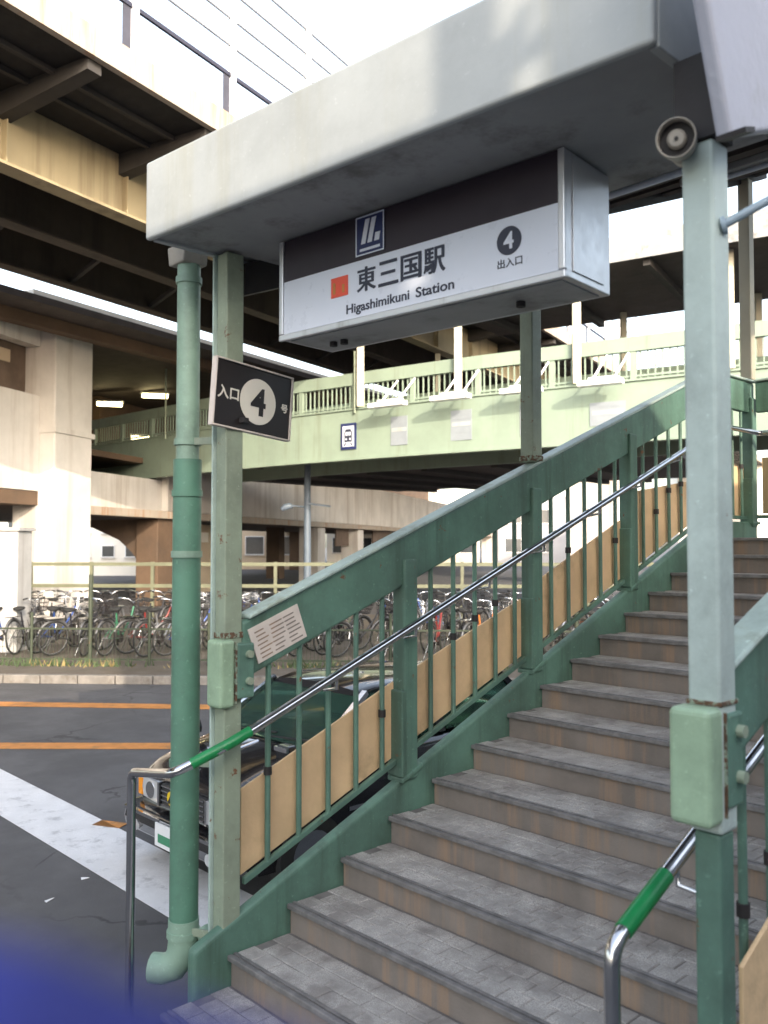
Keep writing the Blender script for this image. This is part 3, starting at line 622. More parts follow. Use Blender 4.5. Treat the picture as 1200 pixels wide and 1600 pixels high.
# roof over the bridge outside the viaduct
sR = s_of(655)
part(br, 'roof', ribbon(-.6, 4.6, 8.25, 8.75, sR, 34), 'roof_under')
part(br, 'roof_edge', ribbon(-.66, -.61, 8.2, 8.78, sR, 34), 'soffit')
for x, top in ((565, 7.8), (717, 8.24), (903, 8.24), (1143, 8.24)):
    p, t = bpt(s_of(x)); nn = Vector((-t.y, t.x)); a = p + nn * -.06
    part(br, 'roof_post', MB(ST).box(a.x - .10, a.x + .10, a.y - .06, a.y + .02, ZF1 + .06, top), 'cream_post')
    a = p + nn * 3.9; part(br, 'roof_post', MB(ST).box(a.x - .08, a.x + .08, a.y - .06, a.y + .06, ZR, top), 'cream_post')
for k in range(5):
    p, t = bpt(sR + 1 + k * 2.6); nn = Vector((-t.y, t.x)); a = p + nn * -.5; b = p + nn * 4.5
    part(br, 'roof_beam', MB(ST).bar((a.x, a.y, 8.15), (b.x, b.y, 8.15), .16, .18), 'rib')
for s0, zt in ((s_of(555), 7.2), (s_of(258), 7.9)):
    p, t = bpt(s0); part(br, 'conduit', MB(ST).tube([(p.x, p.y - .08, ZF1 - .1), (p.x, p.y - .08, zt)], .035, 8), 'sage_paint')
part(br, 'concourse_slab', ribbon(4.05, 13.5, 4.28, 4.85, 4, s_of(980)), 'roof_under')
for k in range(6):
    p, t = bpt(6 + k * 2.6); nn = Vector((-t.y, t.x)); a = p + nn * 4.1; b = p + nn * 13.3
    part(br, 'slab_beam', MB(ST).bar((a.x, a.y, 4.2), (b.x, b.y, 4.2), .22, .14), 'rib')
# poster lamps and posters
labs = ['white lamp bar on two arms over the poster next to the train pictogram', 'white lamp bar on two arms right under the tall white bridge post', 'white lamp bar on two arms partly behind the stair roof post', 'white lamp bar on two arms next to the crossing of stair rail and bridge']
labp = ['faded pale poster on the bridge girder next to the train pictogram', 'pale poster with a white strip on the bridge girder', 'faded narrow poster on the bridge girder partly behind the stair roof post', 'wide faded pale poster on the bridge girder close to the stair rail']
for i, (x0, x1, pw) in enumerate(((598, 652, .55), (692, 752, .62), (797, 862, .5), (916, 986, .85))):
    p0_, t = bpt(s_of(x0)); p1_, _ = bpt(s_of(x1)); nn = Vector((-t.y, t.x)); mid = (p0_ + p1_) / 2
    a, b = p0_ - nn * .55, p1_ - nn * .55
    L = thing('poster_lamp', labs[i], 'lamp', (a.x, a.y, 5.5), 'lamp bars along the footbridge', frm=ST)
    part(L, 'housing', MB(ST).bar((a.x, a.y, 5.50), (b.x, b.y, 5.50), .26, .13), 'white_metal', .02)
    part(L, 'reflector', MB(ST).bar((a.x * .75 + b.x * .25, a.y * .75 + b.y * .25, 5.60), (a.x * .1 + b.x * .9, a.y * .1 + b.y * .9, 5.60), .15, .06), 'white_metal')
    for f in (.3, .78):
        c = a + (b - a) * f; e_ = c + nn * .5 + t * .22
        part(L, 'arm', MB(ST).tube([(c.x, c.y, 5.55), (e_.x, e_.y, 6.22)], .028, 8), 'white_metal')
    c = mid - nn * .012
    P = thing('poster', labp[i], 'poster', (c.x, c.y, 4.5), 'posters along the footbridge', frm=ST)
    c0, c1 = c - t * pw / 2, c + t * pw / 2
    part(P, 'sheet', MB(ST).bar((c0.x, c0.y, 4.86), (c1.x, c1.y, 4.86), .012, .78 if i != 3 else .55), 'poster_pale')
    c0, c1 = c - t * pw * .44 - nn * .009, c + t * pw * .44 - nn * .009
    for k in range(3): part(P, 'print_block', MB(ST).bar((c0.x, c0.y, 5.06 - k * .17), (c1.x, c1.y, 5.06 - k * .17), .004, .10), 'poster_pale' if k != 1 else 'fascia')
# train pictogram
p, t = bpt(s_of(546)); nn = Vector((-t.y, t.x)); c = p - nn * .03
PG = ST @ frame((c.x, c.y, 4.83), t)
pg = thing('pictogram_sign', 'blue and white subway train pictogram plate on the bridge girder', 'sign', (c.x, c.y, 4.45), frm=ST)
part(pg, 'plate', MB(PG).box(-.27, .27, -.01, .02, -.37, .37), 'navy')
part(pg, 'panel', MB(PG).box(-.205, .205, -.016, -.0105, -.29, .29), 'sign_white')
tr = [(-.13, -.16), (.13, -.16), (.14, .10), (.09, .20), (-.09, .20), (-.14, .10)]
t_ = part(pg, 'train_front', MB(PG).prism(tr, -.021, -.0165), 'ink')
part(t_, 'windscreen', MB(PG).box(-.095, -.012, -.025, -.0215, .02, .12), 'sign_white'); part(t_, 'windscreen', MB(PG).box(.012, .095, -.025, -.0215, .02, .12), 'sign_white')
for x in (-.07, .07): part(t_, 'headlamp', MB(PG).disc((x, -.023, -.08), .03, (0, 1, 0), .004, 12), 'sign_white')
for x in (-1, 1): part(pg, 'rail_mark', MB(PG).prism([(x * .06, -.18), (x * .10, -.18), (x * .18, -.27), (x * .12, -.27)], -.021, -.0165), 'ink')

# ================================================================== VIADUCT (frame e along, n across)
vi = thing('viaduct', 'tan steel girder viaduct with white parapet overhead', 'viaduct', (10, 13, ZG), frm=VI)
E0, E1 = -30, 95
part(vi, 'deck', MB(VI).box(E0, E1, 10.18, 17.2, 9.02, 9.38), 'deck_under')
part(vi, 'parapet', MB(VI).box(E0, E1, 10.05, 10.17, 8.98, 9.42), 'parapet')
part(vi, 'parapet', MB(VI).box(E0, E1, 17.21, 17.4, 8.9, 10.2), 'parapet')
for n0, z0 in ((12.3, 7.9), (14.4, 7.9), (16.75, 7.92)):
    gm = 'girder' if n0 < 13 else 'girder_shaded'
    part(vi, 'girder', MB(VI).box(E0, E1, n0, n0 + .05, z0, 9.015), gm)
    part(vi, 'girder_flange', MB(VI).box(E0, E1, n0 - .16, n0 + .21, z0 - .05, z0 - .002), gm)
k = -4.0
while k < 60:
    part(vi, 'rib', MB(VI).prism([(10.19, 8.82), (10.19, 9.01), (12.29, 9.01), (12.29, 8.62)], k, k + .26, 'x'), 'rib')
    part(vi, 'stiffener', MB(VI).box(k + .1, k + .125, 12.16, 12.295, 7.905, 8.6), 'girder')
    part(vi, 'cross_frame', MB(VI).bar((k + .1, 12.36, 8.0), (k + .1, 14.38, 8.9), .1, .1), 'rib'); part(vi, 'cross_frame', MB(VI).bar((k + .1, 14.46, 8.9), (k + .1, 16.74, 8.0), .1, .1), 'rib')
    k += 2.55 if k < 30 else 5.1
for n0 in (10.9, 11.5): part(vi, 'deck_stringer', MB(VI).box(E0, E1, n0, n0 + .08, 8.93, 9.018), 'rib')
# piers
for e_ in (46, 74): part(vi, 'pier', MB(VI).box(e_, e_ + 1.6, 12.6, 15.4, ZG, 7.84), 'concrete', .05)
# safety fence on the parapet
vf = thing('viaduct_fence', 'white posts with low dark mesh panels and wires on the viaduct edge', 'fence', (10, 10.1, 9.42), frm=VI)
pe = [9.58 - 2.33 * 3 + 2.33 * i for i in range(16)]
for i, e_ in enumerate(pe):
    part(vf, 'post', MB(VI).box(e_ - .06, e_ + .06, 10.06, 10.16, 9.422, 12.4), 'white_metal')
    part(vf, 'mesh_end', MB(VI).box(e_ - .24, e_ - .08, 10.10, 10.115, 9.43, 10.12), 'screen_mesh')
    if i < 15:
        part(vf, 'top_rail', MB(VI).bar((e_ + .07, 10.1, 10.15), (e_ + 2.26, 10.1, 10.15), .05, .07), 'dark_rail')
        part(vf, 'bar', MB(VI).box(e_ + .065, e_ + .10, 10.09, 10.12, 9.43, 10.1), 'dark_rail')
for z in (10.7, 11.2, 11.7, 12.2):
    part(vf, 'wire', MB(VI).tube([(E0, 10.11, z), (60, 10.11, z)], .022, 5), 'wire_grey')

# ================================================================== STATION BUILDING (frame e along, n across)
N0 = 16.3
sb = thing('station_building', 'pale concrete station building on pillars behind the bicycle yard', 'building', (30, N0, ZG), frm=SB)
# e of the left pillar
def se(x, N0=16.3):   # e on the front wall where ray x meets it
    k = (x - 600) / F; b = N0 / (math.sin(ts) - math.cos(ts) * k); return k * b * math.sin(ts) + b * math.cos(ts)
eA, eB, eC = se(60), se(120), se(148)
part(sb, 'pillar', MB(SB).box(eA, eB, N0 - .5, N0 + .9, ZG, 8.3), 'concrete', .05)
part(sb, 'pillar_band', MB(SB).box(eA - .05, eB + .05, N0 - .56, N0 + .4, 4.95, 5.1), 'concrete')
part(sb, 'wall_panel', MB(SB).box(eA - 16, eA - .02, N0, N0 + .4, 3.3, 6.0), 'concrete'); part(sb, 'wall_panel', MB(SB).box(eA - 16, eA - .02, N0, N0 + .4, 7.4, 8.3), 'concrete')
wn = part(sb, 'window', MB(SB).box(eA - 16, eA - .02, N0 + .5, N0 + .56, 5.9, 7.5), 'brown_panel'); part(wn, 'lit_pane', MB(SB).box(eA - 1.3, eA - .7, N0 + .46, N0 + .49, 6.85, 7.2), 'facade_tan')
part(sb, 'wall_panel', MB(SB).box(se(100, 22), se(150, 22), 22, 22.4, 5.2, 8.0), 'concrete')
part(sb, 'wall_panel', MB(SB).box(eB + .02, se(262), N0 + .25, N0 + .7, 3.0, 4.1), 'concrete')
part(sb, 'wall_band', MB(SB).box(se(262) + .01, 110, N0, N0 + .5, 3.0, 5.35), 'concrete')
part(sb, 'beam', MB(SB).box(eB + .02, 110, N0 - .1, N0 + .6, 2.72, 2.98), 'parapet')
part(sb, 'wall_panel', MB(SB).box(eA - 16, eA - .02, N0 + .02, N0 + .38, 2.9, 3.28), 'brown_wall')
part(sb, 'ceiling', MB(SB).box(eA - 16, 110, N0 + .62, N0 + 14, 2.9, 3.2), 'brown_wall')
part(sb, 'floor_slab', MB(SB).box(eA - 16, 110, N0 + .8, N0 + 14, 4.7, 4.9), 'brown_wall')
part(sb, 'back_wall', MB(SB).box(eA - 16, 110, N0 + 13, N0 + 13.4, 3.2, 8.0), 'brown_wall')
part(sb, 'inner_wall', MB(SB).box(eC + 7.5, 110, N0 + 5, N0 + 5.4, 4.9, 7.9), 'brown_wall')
for x in (262, 505, 566, 660, 770):
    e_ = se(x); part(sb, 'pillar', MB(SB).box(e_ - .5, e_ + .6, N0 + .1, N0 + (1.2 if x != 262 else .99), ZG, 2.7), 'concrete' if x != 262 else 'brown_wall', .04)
e_ = se(262); part(sb, 'haunch', MB(SB).prism([(N0 + 1.0, 1.15), (N0 + 1.0, 2.69), (N0 + 5.2, 2.69), (N0 + 4.2, 2.62), (N0 + 2.9, 2.40), (N0 + 1.8, 1.95), (N0 + 1.25, 1.5)], e_ - .3, e_ + .3, 'x'), 'brown_wall')
for n_, xs in ((N0 + 6, (272, 440, 560)), (N0 + 12, (318, 470, 610))):
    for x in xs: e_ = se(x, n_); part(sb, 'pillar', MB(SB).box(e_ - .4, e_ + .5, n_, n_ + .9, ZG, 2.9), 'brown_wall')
for x in (560, 612): e_ = se(x); part(sb, 'shutter', MB(SB).box(e_ - 2, e_ + 2.4, N0 + .7, N0 + .8, 1.7, 2.7), 'brown_panel')
e_ = se(420); part(sb, 'shop_wall', MB(SB).box(e_ - 2.2, e_ + 2.0, N0 + 3, N0 + 3.2, ZG, 2.7), 'facade_tan'); part(sb, 'notice', MB(SB).box(e_ - .9, e_ - .2, N0 + 2.95, N0 + 2.99, 1.9, 2.35), 'facade_white')
# roof slab with its eave along the viaduct
part(sb, 'roof', MB(VI).box(-12, 70, 18.62, 34, 7.92, 8.1), 'roof_under')
part(sb, 'eave_beam', MB(VI).box(-12, 70, 19.6, 20.0, 7.6, 7.915), 'brown_wall')
part(sb, 'roof_block', MB(VI).box(14.6, 70, 18.9, 33, 8.102, 8.32), 'facade_white')
# tube lamps in the bridge corridor
for i, (a, b, z, lab) in enumerate(((-10.9, 34.6, 7.42, 'lit yellow tube lamp over the bridge end next to the white pillar'), (-9.1, 34.6, 7.75, 'lit yellow tube lamp over the bridge, crossed by a thin conduit'), (-9.6, 34.9, 6.1, 'lit yellow tube lamp seen low behind the bridge railing bars'))):
    L = thing('tube_lamp', lab, 'lamp', (a, b, z), 'lit tube lamps inside the station', frm=ST)
    part(L, 'tube', MB(ST).bar((a - .55, b + .25, z), (a + .55, b - .25, z - .12), .1, .16), 'lamp_on'); part(L, 'housing', MB(ST).bar((a - .6, b + .27, z + .12), (a + .6, b - .27, z), .16, .07), 'white_metal')

# ================================================================== STREET LAMP, FENCE, CABINET
sp = thing('lamp_pole', 'blue grey utility pole with a small lamp arm before the station wall', 'lamp post', (-2.45, 28, ZG), frm=ST)
part(sp, 'pole', MB(ST).tube([(-2.45, 28, ZG), (-2.45, 28, 4.6)], [.13, .10], 14), 'pole_dark'); part(sp, 'arm', MB(ST).tube([(-2.45, 28, 2.98), (-3.0, 27.9, 3.04)], .03, 8), 'pole_dark')
part(sp, 'lamp_head', MB(ST).tube([(-2.9, 27.9, 3.0), (-3.0, 27.9, 3.02), (-3.15, 27.88, 2.98), (-3.27, 27.86, 2.9)], [.05, .1, .11, .06], 12), 'pole_dark'); part(sp, 'cross_arm', MB(ST).bar((-2.45, 27.86, 3.1), (-1.7, 27.86, 3.0), .05, .06), 'pole_dark')
fn = thing('yard_fence', 'low rusty green mesh fence before the parked bicycles', 'fence', (-2, 14, ZG), frm=ST)
def fy(a): return 15.1 - (a + 5.04) * .057
ZP = ZG + .12
i = 0; a = -5.04 - 4 * 1.03
while a < 7:
    part(fn, 'post', MB(ST).tube([(a, fy(a), ZP), (a, fy(a), 1.27 if i % 4 == 0 else .62)], .036 if i % 4 == 0 else .028, 8), 'fence_green')
    if a + 1.03 < 7:
        b = a + 1.03
        for z, mt in ((.34, 'fence_green'), (ZP + .1, 'fence_green')): part(fn, 'rail', MB(ST).bar((a, fy(a), z), (b, fy(b), z), .02, .03), mt)
        ms = MB(ST)
        for j in range(1, 16): x = a + 1.03 * j / 16; ms.bar((x, fy(x) + .015, ZP + .1), (x, fy(x) + .015, .34), .005, .005)
        part(fn, 'mesh_panel', ms, 'fence_green')
    a += 1.03; i += 1
f2 = thing('inner_fence', 'pale yellow green rail fence behind the parked bicycles', 'fence', (-2, 22.6, ZG), frm=ST)
for z in (.72, 1.28): part(f2, 'rail', MB(ST).bar((-14, 23.0, z), (10, 22.2, z), .05, .09), 'fence_pale')
for i in range(16): part(f2, 'post', MB(ST).box(-14 + i * 1.6 - .04, -14 + i * 1.6 + .04, 22.98 - i * .053, 23.06 - i * .053, ZP, 1.34), 'fence_pale')
cb = thing('utility_cabinet', 'tall grey metal utility cabinet at the end of the bicycle yard', 'cabinet', (-7.55, 17.0, ZP), frm=ST)
part(cb, 'body', MB(ST).box(-9.0, -7.02, 16.8, 17.5, ZP, 2.05), 'cabinet', .02); part(cb, 'door', MB(ST).box(-7.85, -7.1, 16.775, 16.798, ZP + .12, 1.95), 'cabinet', .01); part(cb, 'roof_cap', MB(ST).box(-9.05, -6.97, 16.74, 17.56, 2.052, 2.11), 'cabinet')
# weeds along the fence
wd = MB(ST)
for k in range(700):
    a = random.uniform(-9, 7); 
    if math.sin(a * 2.1) + math.sin(a * 5.3 + 1) < random.uniform(-1.2, 1.2): continue
    b = fy(a) - abs(random.gauss(.05, .12)); hh = random.uniform(.04, .16); dx, dy = random.uniform(-.07, .07), random.uniform(-.06, .06)
    wd.add([(a - .012, b, ZP), (a + .012, b, ZP), (a + dx, b + dy, ZP + hh)], [(0, 1, 2)])
wo = bpy.data.objects.new('weeds', wd.mesh('weeds', 'dry_leaf', fix=False)); put(wo); tag(wo, 'dry weeds growing along the foot of the yard fence', 'weeds', kind='stuff')
wd = MB(ST)
for k in range(420):
    a = random.choice([random.gauss(-6.0, .4), random.gauss(-4.9, .5), random.gauss(-1.2, .4), random.gauss(.6, .8), random.gauss(-7.3, .3)]); b = fy(a) - abs(random.gauss(.04, .1)); hh = random.uniform(.05, .2); dx, dy = random.uniform(-.08, .08), random.uniform(-.06, .06)
    wd.add([(a - .016, b, ZP), (a + .016, b, ZP), (a + dx + .01, b + dy, ZP + hh)], [(0, 1, 2)])
wo = bpy.data.objects.new('weeds', wd.mesh('weeds', 'leaf', fix=False)); put(wo); tag(wo, 'green weeds in tufts along the foot of the yard fence', 'weeds', kind='stuff')

# ================================================================== BICYCLES
def ring_pts(c, r, n=20): return [Vector((c[0] + r * math.cos(2 * math.pi * k / n), 0, c[1] + r * math.sin(2 * math.pi * k / n))) for k in range(n + 1)]
def make_bike(frame_mat, basket_mat, basket=True):
    b = thing('bicycle', 'x', 'bicycle')
    for x in (-.54, .54):
        wl = part(b, 'wheel', MB().tube(ring_pts((x, .33), .315, 18), .018, 6, caps=False), 'rubber')
        rim = MB().tube(ring_pts((x, .33), .295, 18), .008, 5, caps=False)
        for k in range(10): an = math.pi * 2 * k / 10; rim.bar((x, 0, .33), (x + .29 * math.cos(an), 0, .33 + .29 * math.sin(an)), .004, .004, (0, 1, 0))
        rim.tube([(x, -.05, .33), (x, .05, .33)], .022, 8); part(wl, 'rim', rim, 'rim_grey')
        g_ = [Vector((x + .345 * math.cos(q), 0, .33 + .345 * math.sin(q))) for q in [R(20 + 14 * k) for k in range(11)]]
        part(b, 'mudguard', MB().tube(g_, .022, 5), 'rim_grey')
    f = MB(); f.tube([(.36, 0, .86), (.30, 0, .70), (.02, 0, .36), (-.10, 0, .29)], .02, 8); f.tube([(-.10, 0, .29), (-.20, 0, .60), (-.235, 0, .78)], .017, 8)
    for sy in (-.05, .05): f.tube([(-.10, sy * .6, .29), (-.54, sy, .33), (-.2, sy * .5, .60)], .010, 6)
    part(b, 'frame', f, frame_mat)
    fk = MB(); fk.tube([(.355, 0, .92), (.40, 0, .70)], .02, 8)
    for sy in (-.05, .05): fk.tube([(.40, sy * .7, .70), (.47, sy, .5), (.54, sy, .33)], .010, 6)
    part(b, 'fork', fk, 'chrome')
    part(b, 'handlebar', MB().tube([(.14, .28, 1.0), (.26, .25, 1.02), (.35, .1, 1.0), (.355, 0, .94), (.35, -.1, 1.0), (.26, -.25, 1.02), (.14, -.28, 1.0)], .012, 8), 'chrome')
    for sy in (.28, -.28): part(b, 'grip', MB().tube([(.12, sy, 1.0), (.22, sy * .95, 1.015)], .017, 8), 'rubber')
    part(b, 'saddle', MB().loft([[Vector((x, math.cos(q) * w_, .85 + math.sin(q) * h_)) for q in [2 * math.pi * k / 10 for k in range(10)]] for x, w_, h_ in ((-.38, .05, .02), (-.35, .10, .045), (-.26, .10, .04), (-.15, .04, .03), (-.08, .02, .015))]), 'rubber')
    cr = MB(); cr.tube([(-.10, -.05, .29), (-.10, .05, .29)], .08, 12); cr.bar((-.10, .07, .29), (-.02, .07, .15), .02, .02); cr.bar((-.10, -.07, .29), (-.18, -.07, .43), .02, .02)
    part(b, 'crank', cr, 'dark_steel')
    for sx, sy, sz in ((-.02, .11, .15), (-.18, -.11, .43)): part(b, 'pedal', MB().box(sx - .04, sx + .04, sy - .035, sy + .035, sz - .012, sz + .012), 'rubber')
    part(b, 'kickstand', MB().tube([(-.52, .07, .33), (-.58, .16, .012)], .01, 6), 'chrome')
    part(b, 'carrier', MB().box(-.74, -.38, -.07, .07, .70, .72), 'chrome')
    if basket:
        k_ = MB()
        for z, w_ in ((.74, .12), (.82, .135), (.90, .15), (.98, .165)):
            c = [(.42, -w_), (.60 + (z - .74) * .3, -w_), (.60 + (z - .74) * .3, w_), (.42, w_)]
            for q in range(4): a, d = c[q], c[(q + 1) % 4]; k_.bar((a[0], a[1], z), (d[0], d[1], z), .008, .012)
        for q in range(7):
            for sy in (-1, 1): k_.bar((.42 + q * .03, sy * .12, .74), (.42 + q * .042, sy * .165, .98), .005, .005)
            k_.bar((.60, -.12 + q * .04, .74), (.672, -.165 + q * .055, .98), .005, .005)
        k_.box(.42, .60, -.12, .12, .735, .742); part(b, 'basket', k_, basket_mat)
    return b
pm('frame_red', (.20, .025, .022), .3, bump=0); pm('frame_blue', (.03, .07, .25), .3, bump=0); pm('frame_silver', (.55, .55, .56), .3, metal=.8, bump=0); pm('frame_dark', (.02, .02, .025), .35, bump=0); pm('frame_orange', (.55, .18, .04), .4, bump=0); pm('frame_cream', (.6, .55, .42), .4, bump=0); pm('frame_green', (.04, .16, .09), .4, bump=0)
protos = [make_bike('frame_' + c, k, bk) for c, k, bk in (('dark', 'dark_steel', True), ('silver', 'chrome', True), ('blue', 'chrome', True), ('red', 'dark_steel', True), ('cream', 'chrome', False), ('orange', 'chrome', True), ('green', 'dark_steel', True))]
names = ['black', 'silver', 'blue', 'red', 'cream', 'orange', 'dark green']
spots = []
for row, (b0, sp_, a0, a1) in enumerate(((16.9, .46, -7.3, 5.0), (19.6, .50, -8.6, 6.0))):
    a = a0
    while a < a1:
        spots.append((row, a + random.uniform(-.08, .08), b0 - (a + 5.04) * .057 + random.uniform(-.25, .25))); a += sp_
used = set()
for k, (row, a, b) in enumerate(spots):
    c = random.choices(range(7), (12, 3, 2, 1, 1, 1, 3))[0]
    o = protos[c] if c not in used else copy_tree(protos[c]); used.add(c)
    wp = ST @ Vector((a, b, ZP)); o.matrix_world = Matrix.Translation(wp) @ Matrix.Rotation(R(YAW) + R(random.gauss(66 if row == 0 else 112, 16)), 4, 'Z') @ Matrix.Rotation(R(random.gauss(4, 5)), 4, 'X')
    o['label'] = '%s bicycle%s parked in the row %s' % (names[c], '' if c == 4 else ' with a front basket', 'just behind the mesh fence' if row == 0 else 'by the pale inner fence')
    o['group'] = '%s bicycles, %s row' % (names[c], 'front' if row == 0 else 'rear')
for c, p_ in enumerate(protos):
    if c not in used:
        for ch in list(p_.children_recursive): bpy.data.objects.remove(ch)
        bpy.data.objects.remove(p_)

# ================================================================== PARKED CAR (front faces -y)
CX, CY = -1.98, .86
car = thing('parked_car', 'shiny black compact car with fender mirrors and yellow emblem parked beside the stairs', 'car', (CX, CY + 1.8, ZG))
def csec(y, hw, zb, zs, zt, crown=.04, tuck=.04):
    P = [(-hw + tuck, zb), (-hw, zb + .12), (-hw - .0, zs - .05), (-hw + .03, zs), (-hw + .14, zt - crown * .6), (-hw * .5, zt - crown * .12), (0, zt), (hw * .5, zt - crown * .12), (hw - .14, zt - crown * .6), (hw - .03, zs), (hw, zs - .05), (hw, zb + .12), (hw - tuck, zb)]
    return [Vector((CX + x, CY + y, ZG + z)) for x, z in P]
secs = [csec(.0, .62, .30, .62, .68), csec(.03, .67, .22, .67, .74), csec(.12, .71, .20, .72, .80), csec(.35, .735, .20, .80, .87), csec(.62, .74, .20, .85, .925), csec(.8, .74, .20, .88, .94), csec(1.6, .745, .2, .88, .93), csec(2.6, .745, .2, .89, .93), csec(3.1, .74, .2, .88, .92), csec(3.5, .71, .24, .84, .88), csec(3.6, .66, .34, .74, .80)]
part(car, 'body', MB().loft(secs), 'black_paint')
def cp(x, y, z): return Vector((CX + x, CY + y, ZG + z))
ws = [(-.62, .66, .935), (.62, .66, .935), (.53, 1.18, 1.28), (-.53, 1.18, 1.28)]
part(car, 'windscreen', MB().hexa([cp(*ws[0]), cp(*ws[1]), cp(ws[1][0], .69, .935), cp(ws[0][0], .69, .935), cp(*ws[3]), cp(*ws[2]), cp(ws[2][0], 1.2, 1.275), cp(ws[3][0], 1.2, 1.275)]), 'car_glass')
part(car, 'roof', MB().loft([[cp(x, y, z + .0) for x, z in ((-hw, 1.28 - d), (-hw * .85, 1.325 - d), (-hw * .4, 1.345 - d), (hw * .4, 1.345 - d), (hw * .85, 1.325 - d), (hw, 1.28 - d))] for y, hw, d in ((1.14, .55, .03), (1.3, .57, .0), (2.3, .57, .0), (2.75, .55, .04))]), 'black_paint')
part(car, 'rear_screen', MB().hexa([cp(-.54, 2.72, 1.26), cp(.54, 2.72, 1.26), cp(.54, 2.75, 1.25), cp(-.54, 2.75, 1.25), cp(-.64, 3.15, .93), cp(.64, 3.15, .93), cp(.64, 3.18, .93), cp(-.64, 3.18, .93)]), 'car_glass')
for sx in (-1, 1):
    part(car, 'front_pillar', MB().bar(cp(sx * .65, .63, .92), cp(sx * .56, 1.17, 1.29), .045, .04), 'chrome')
    part(car, 'centre_pillar', MB().bar(cp(sx * .685, 1.85, .91), cp(sx * .565, 1.87, 1.285), .09, .03, (1, 0, 0)), 'black_paint')
    part(car, 'rear_pillar', MB().bar(cp(sx * .67, 3.1, .92), cp(sx * .55, 2.74, 1.275), .08, .05), 'black_paint')
    for y0, y1, t0, t1 in ((.78, 1.79, 1.22, 1.81), (1.93, 3.0, 1.91, 2.68)):
        part(car, 'side_window', MB().hexa([cp(sx * .685, y0, .925), cp(sx * .685, y1, .925), cp(sx * .67, y1, .925), cp(sx * .67, y0, .925), cp(sx * .57, t0, 1.28), cp(sx * .57, t1, 1.28), cp(sx * .555, t1, 1.28), cp(sx * .555, t0, 1.28)]), 'car_glass')
    for y in (.52, 2.95):
        wl = part(car, 'wheel', MB().disc(cp(sx * .665, y, .27), .27, (1, 0, 0), .17, 28), 'rubber', .02); part(wl, 'rim', MB().disc(cp(sx * .725, y, .27), .17, (1, 0, 0), .07, 20), 'chrome', .01)
    hl = part(car, 'headlight', MB().loft([[cp(sx * (.33 + .27 * u), y - .03 * 0 + (.03 if u > .9 else 0), z) for u, z in ((0, .50), (1, .50), (1.06, .57), (1, .645), (0, .655), (-.04, .57))] for y in (-.035, .08)], smooth=False), 'lens', .008)
    part(hl, 'reflector', MB().disc(cp(sx * .46, -.02, .575), .062, (0, 1, 0), .02, 18), 'chrome'); part(hl, 'bezel', MB().box(CX + sx * .315 - .012, CX + sx * .315 + .012, CY - .045, CY + .05, ZG + .49, ZG + .665), 'chrome')
    part(car, 'turn_lamp', MB().box(CX + sx * .645 - .03, CX + sx * .645 + .03, CY - .01, CY + .08, ZG + .50, ZG + .64), 'amber', .01)
    part(car, 'fog_lamp', MB().disc(cp(sx * .5, -.125, .33), .04, (0, 1, 0), .03, 16), 'lens')
    mr = part(car, 'fender_mirror', MB().loft([[cp(sx * .60 + dx, y - .24, .97 + dz) for dx, dz in ((-.075, -.045), (.075, -.045), (.085, 0), (.06, .05), (-.06, .05), (-.085, 0))] for y in (.62, .68)], smooth=False), 'black_paint', .012)
    part(mr, 'mirror_stem', MB().tube([cp(sx * .60, .42, .93), cp(sx * .60, .44, .85)], .014, 8), 'chrome'); part(mr, 'mirror_shell', MB().bar(cp(sx * .60 - .07, .365, .995), cp(sx * .60 + .07, .365, .995), .02, .03), 'chrome')
    part(car, 'door_line', MB().box(CX + sx * .74 - .008, CX + sx * .74 + .008, CY + .85, CY + 2.6, ZG + .5, ZG + .53), 'chrome')
part(car, 'grille', MB().box(CX - .29, CX + .29, CY - .03, CY + .05, ZG + .49, ZG + .66), 'car_dark', .01)
for k in range(5): part(car, 'grille_bar', MB().box(CX - .28, CX + .28, CY - .042, CY - .031, ZG + .505 + k * .034, ZG + .514 + k * .034), 'chrome')
part(car, 'bumper', MB().loft([[cp(x * 1.0, y0 + (.10 if abs(x) > .69 else 0), z) for y0, z in ((-.10, .28), (-.12, .36), (-.10, .45), (.04, .47), (.04, .26))] for x in (-.74, -.68, -.5, 0, .5, .68, .74)], smooth=False), 'black_paint', .015)
part(car, 'bumper_trim', MB().loft([[cp(x, (-.115 if abs(x) < .67 else -.02) + dy, .43 + dz) for dy, dz in ((-.012, -.012), (-.012, .012), (.012, .012), (.012, -.012))] for x in (-.73, -.66, .66, .73)], smooth=False), 'chrome')
part(car, 'licence_plate', MB().box(CX - .165, CX + .165, CY - .150, CY - .138, ZG + .27, ZG + .43), 'white_metal'); part(car, 'licence_band', MB().box(CX - .12, CX + .12, CY - .153, CY - .151, ZG + .30, ZG + .36), 'plate_green')
em = part(car, 'emblem', MB().disc(cp(-.10, -.055, .59), .052, (0, 1, 0), .02, 20), 'yellow', .004); part(em, 'emblem_bar', MB().bar(cp(-.12, -.068, .56), cp(-.08, -.068, .62), .012, .02), 'car_dark')
part(car, 'hood_line', MB().loft([[cp(dx, y, z + dz) for dx, dz in ((-.012, 0), (0, .012), (.012, 0))] for y, z in ((.05, .755), (.2, .83), (.4, .885), (.6, .92))], closed=False, caps=False), 'chrome')
for sx in (-.35, .35): part(car, 'seat', MB().box(CX + sx - .24, CX + sx + .24, CY + 1.7, CY + 1.83, ZG + .6, ZG + 1.18), 'seat_green', .05)
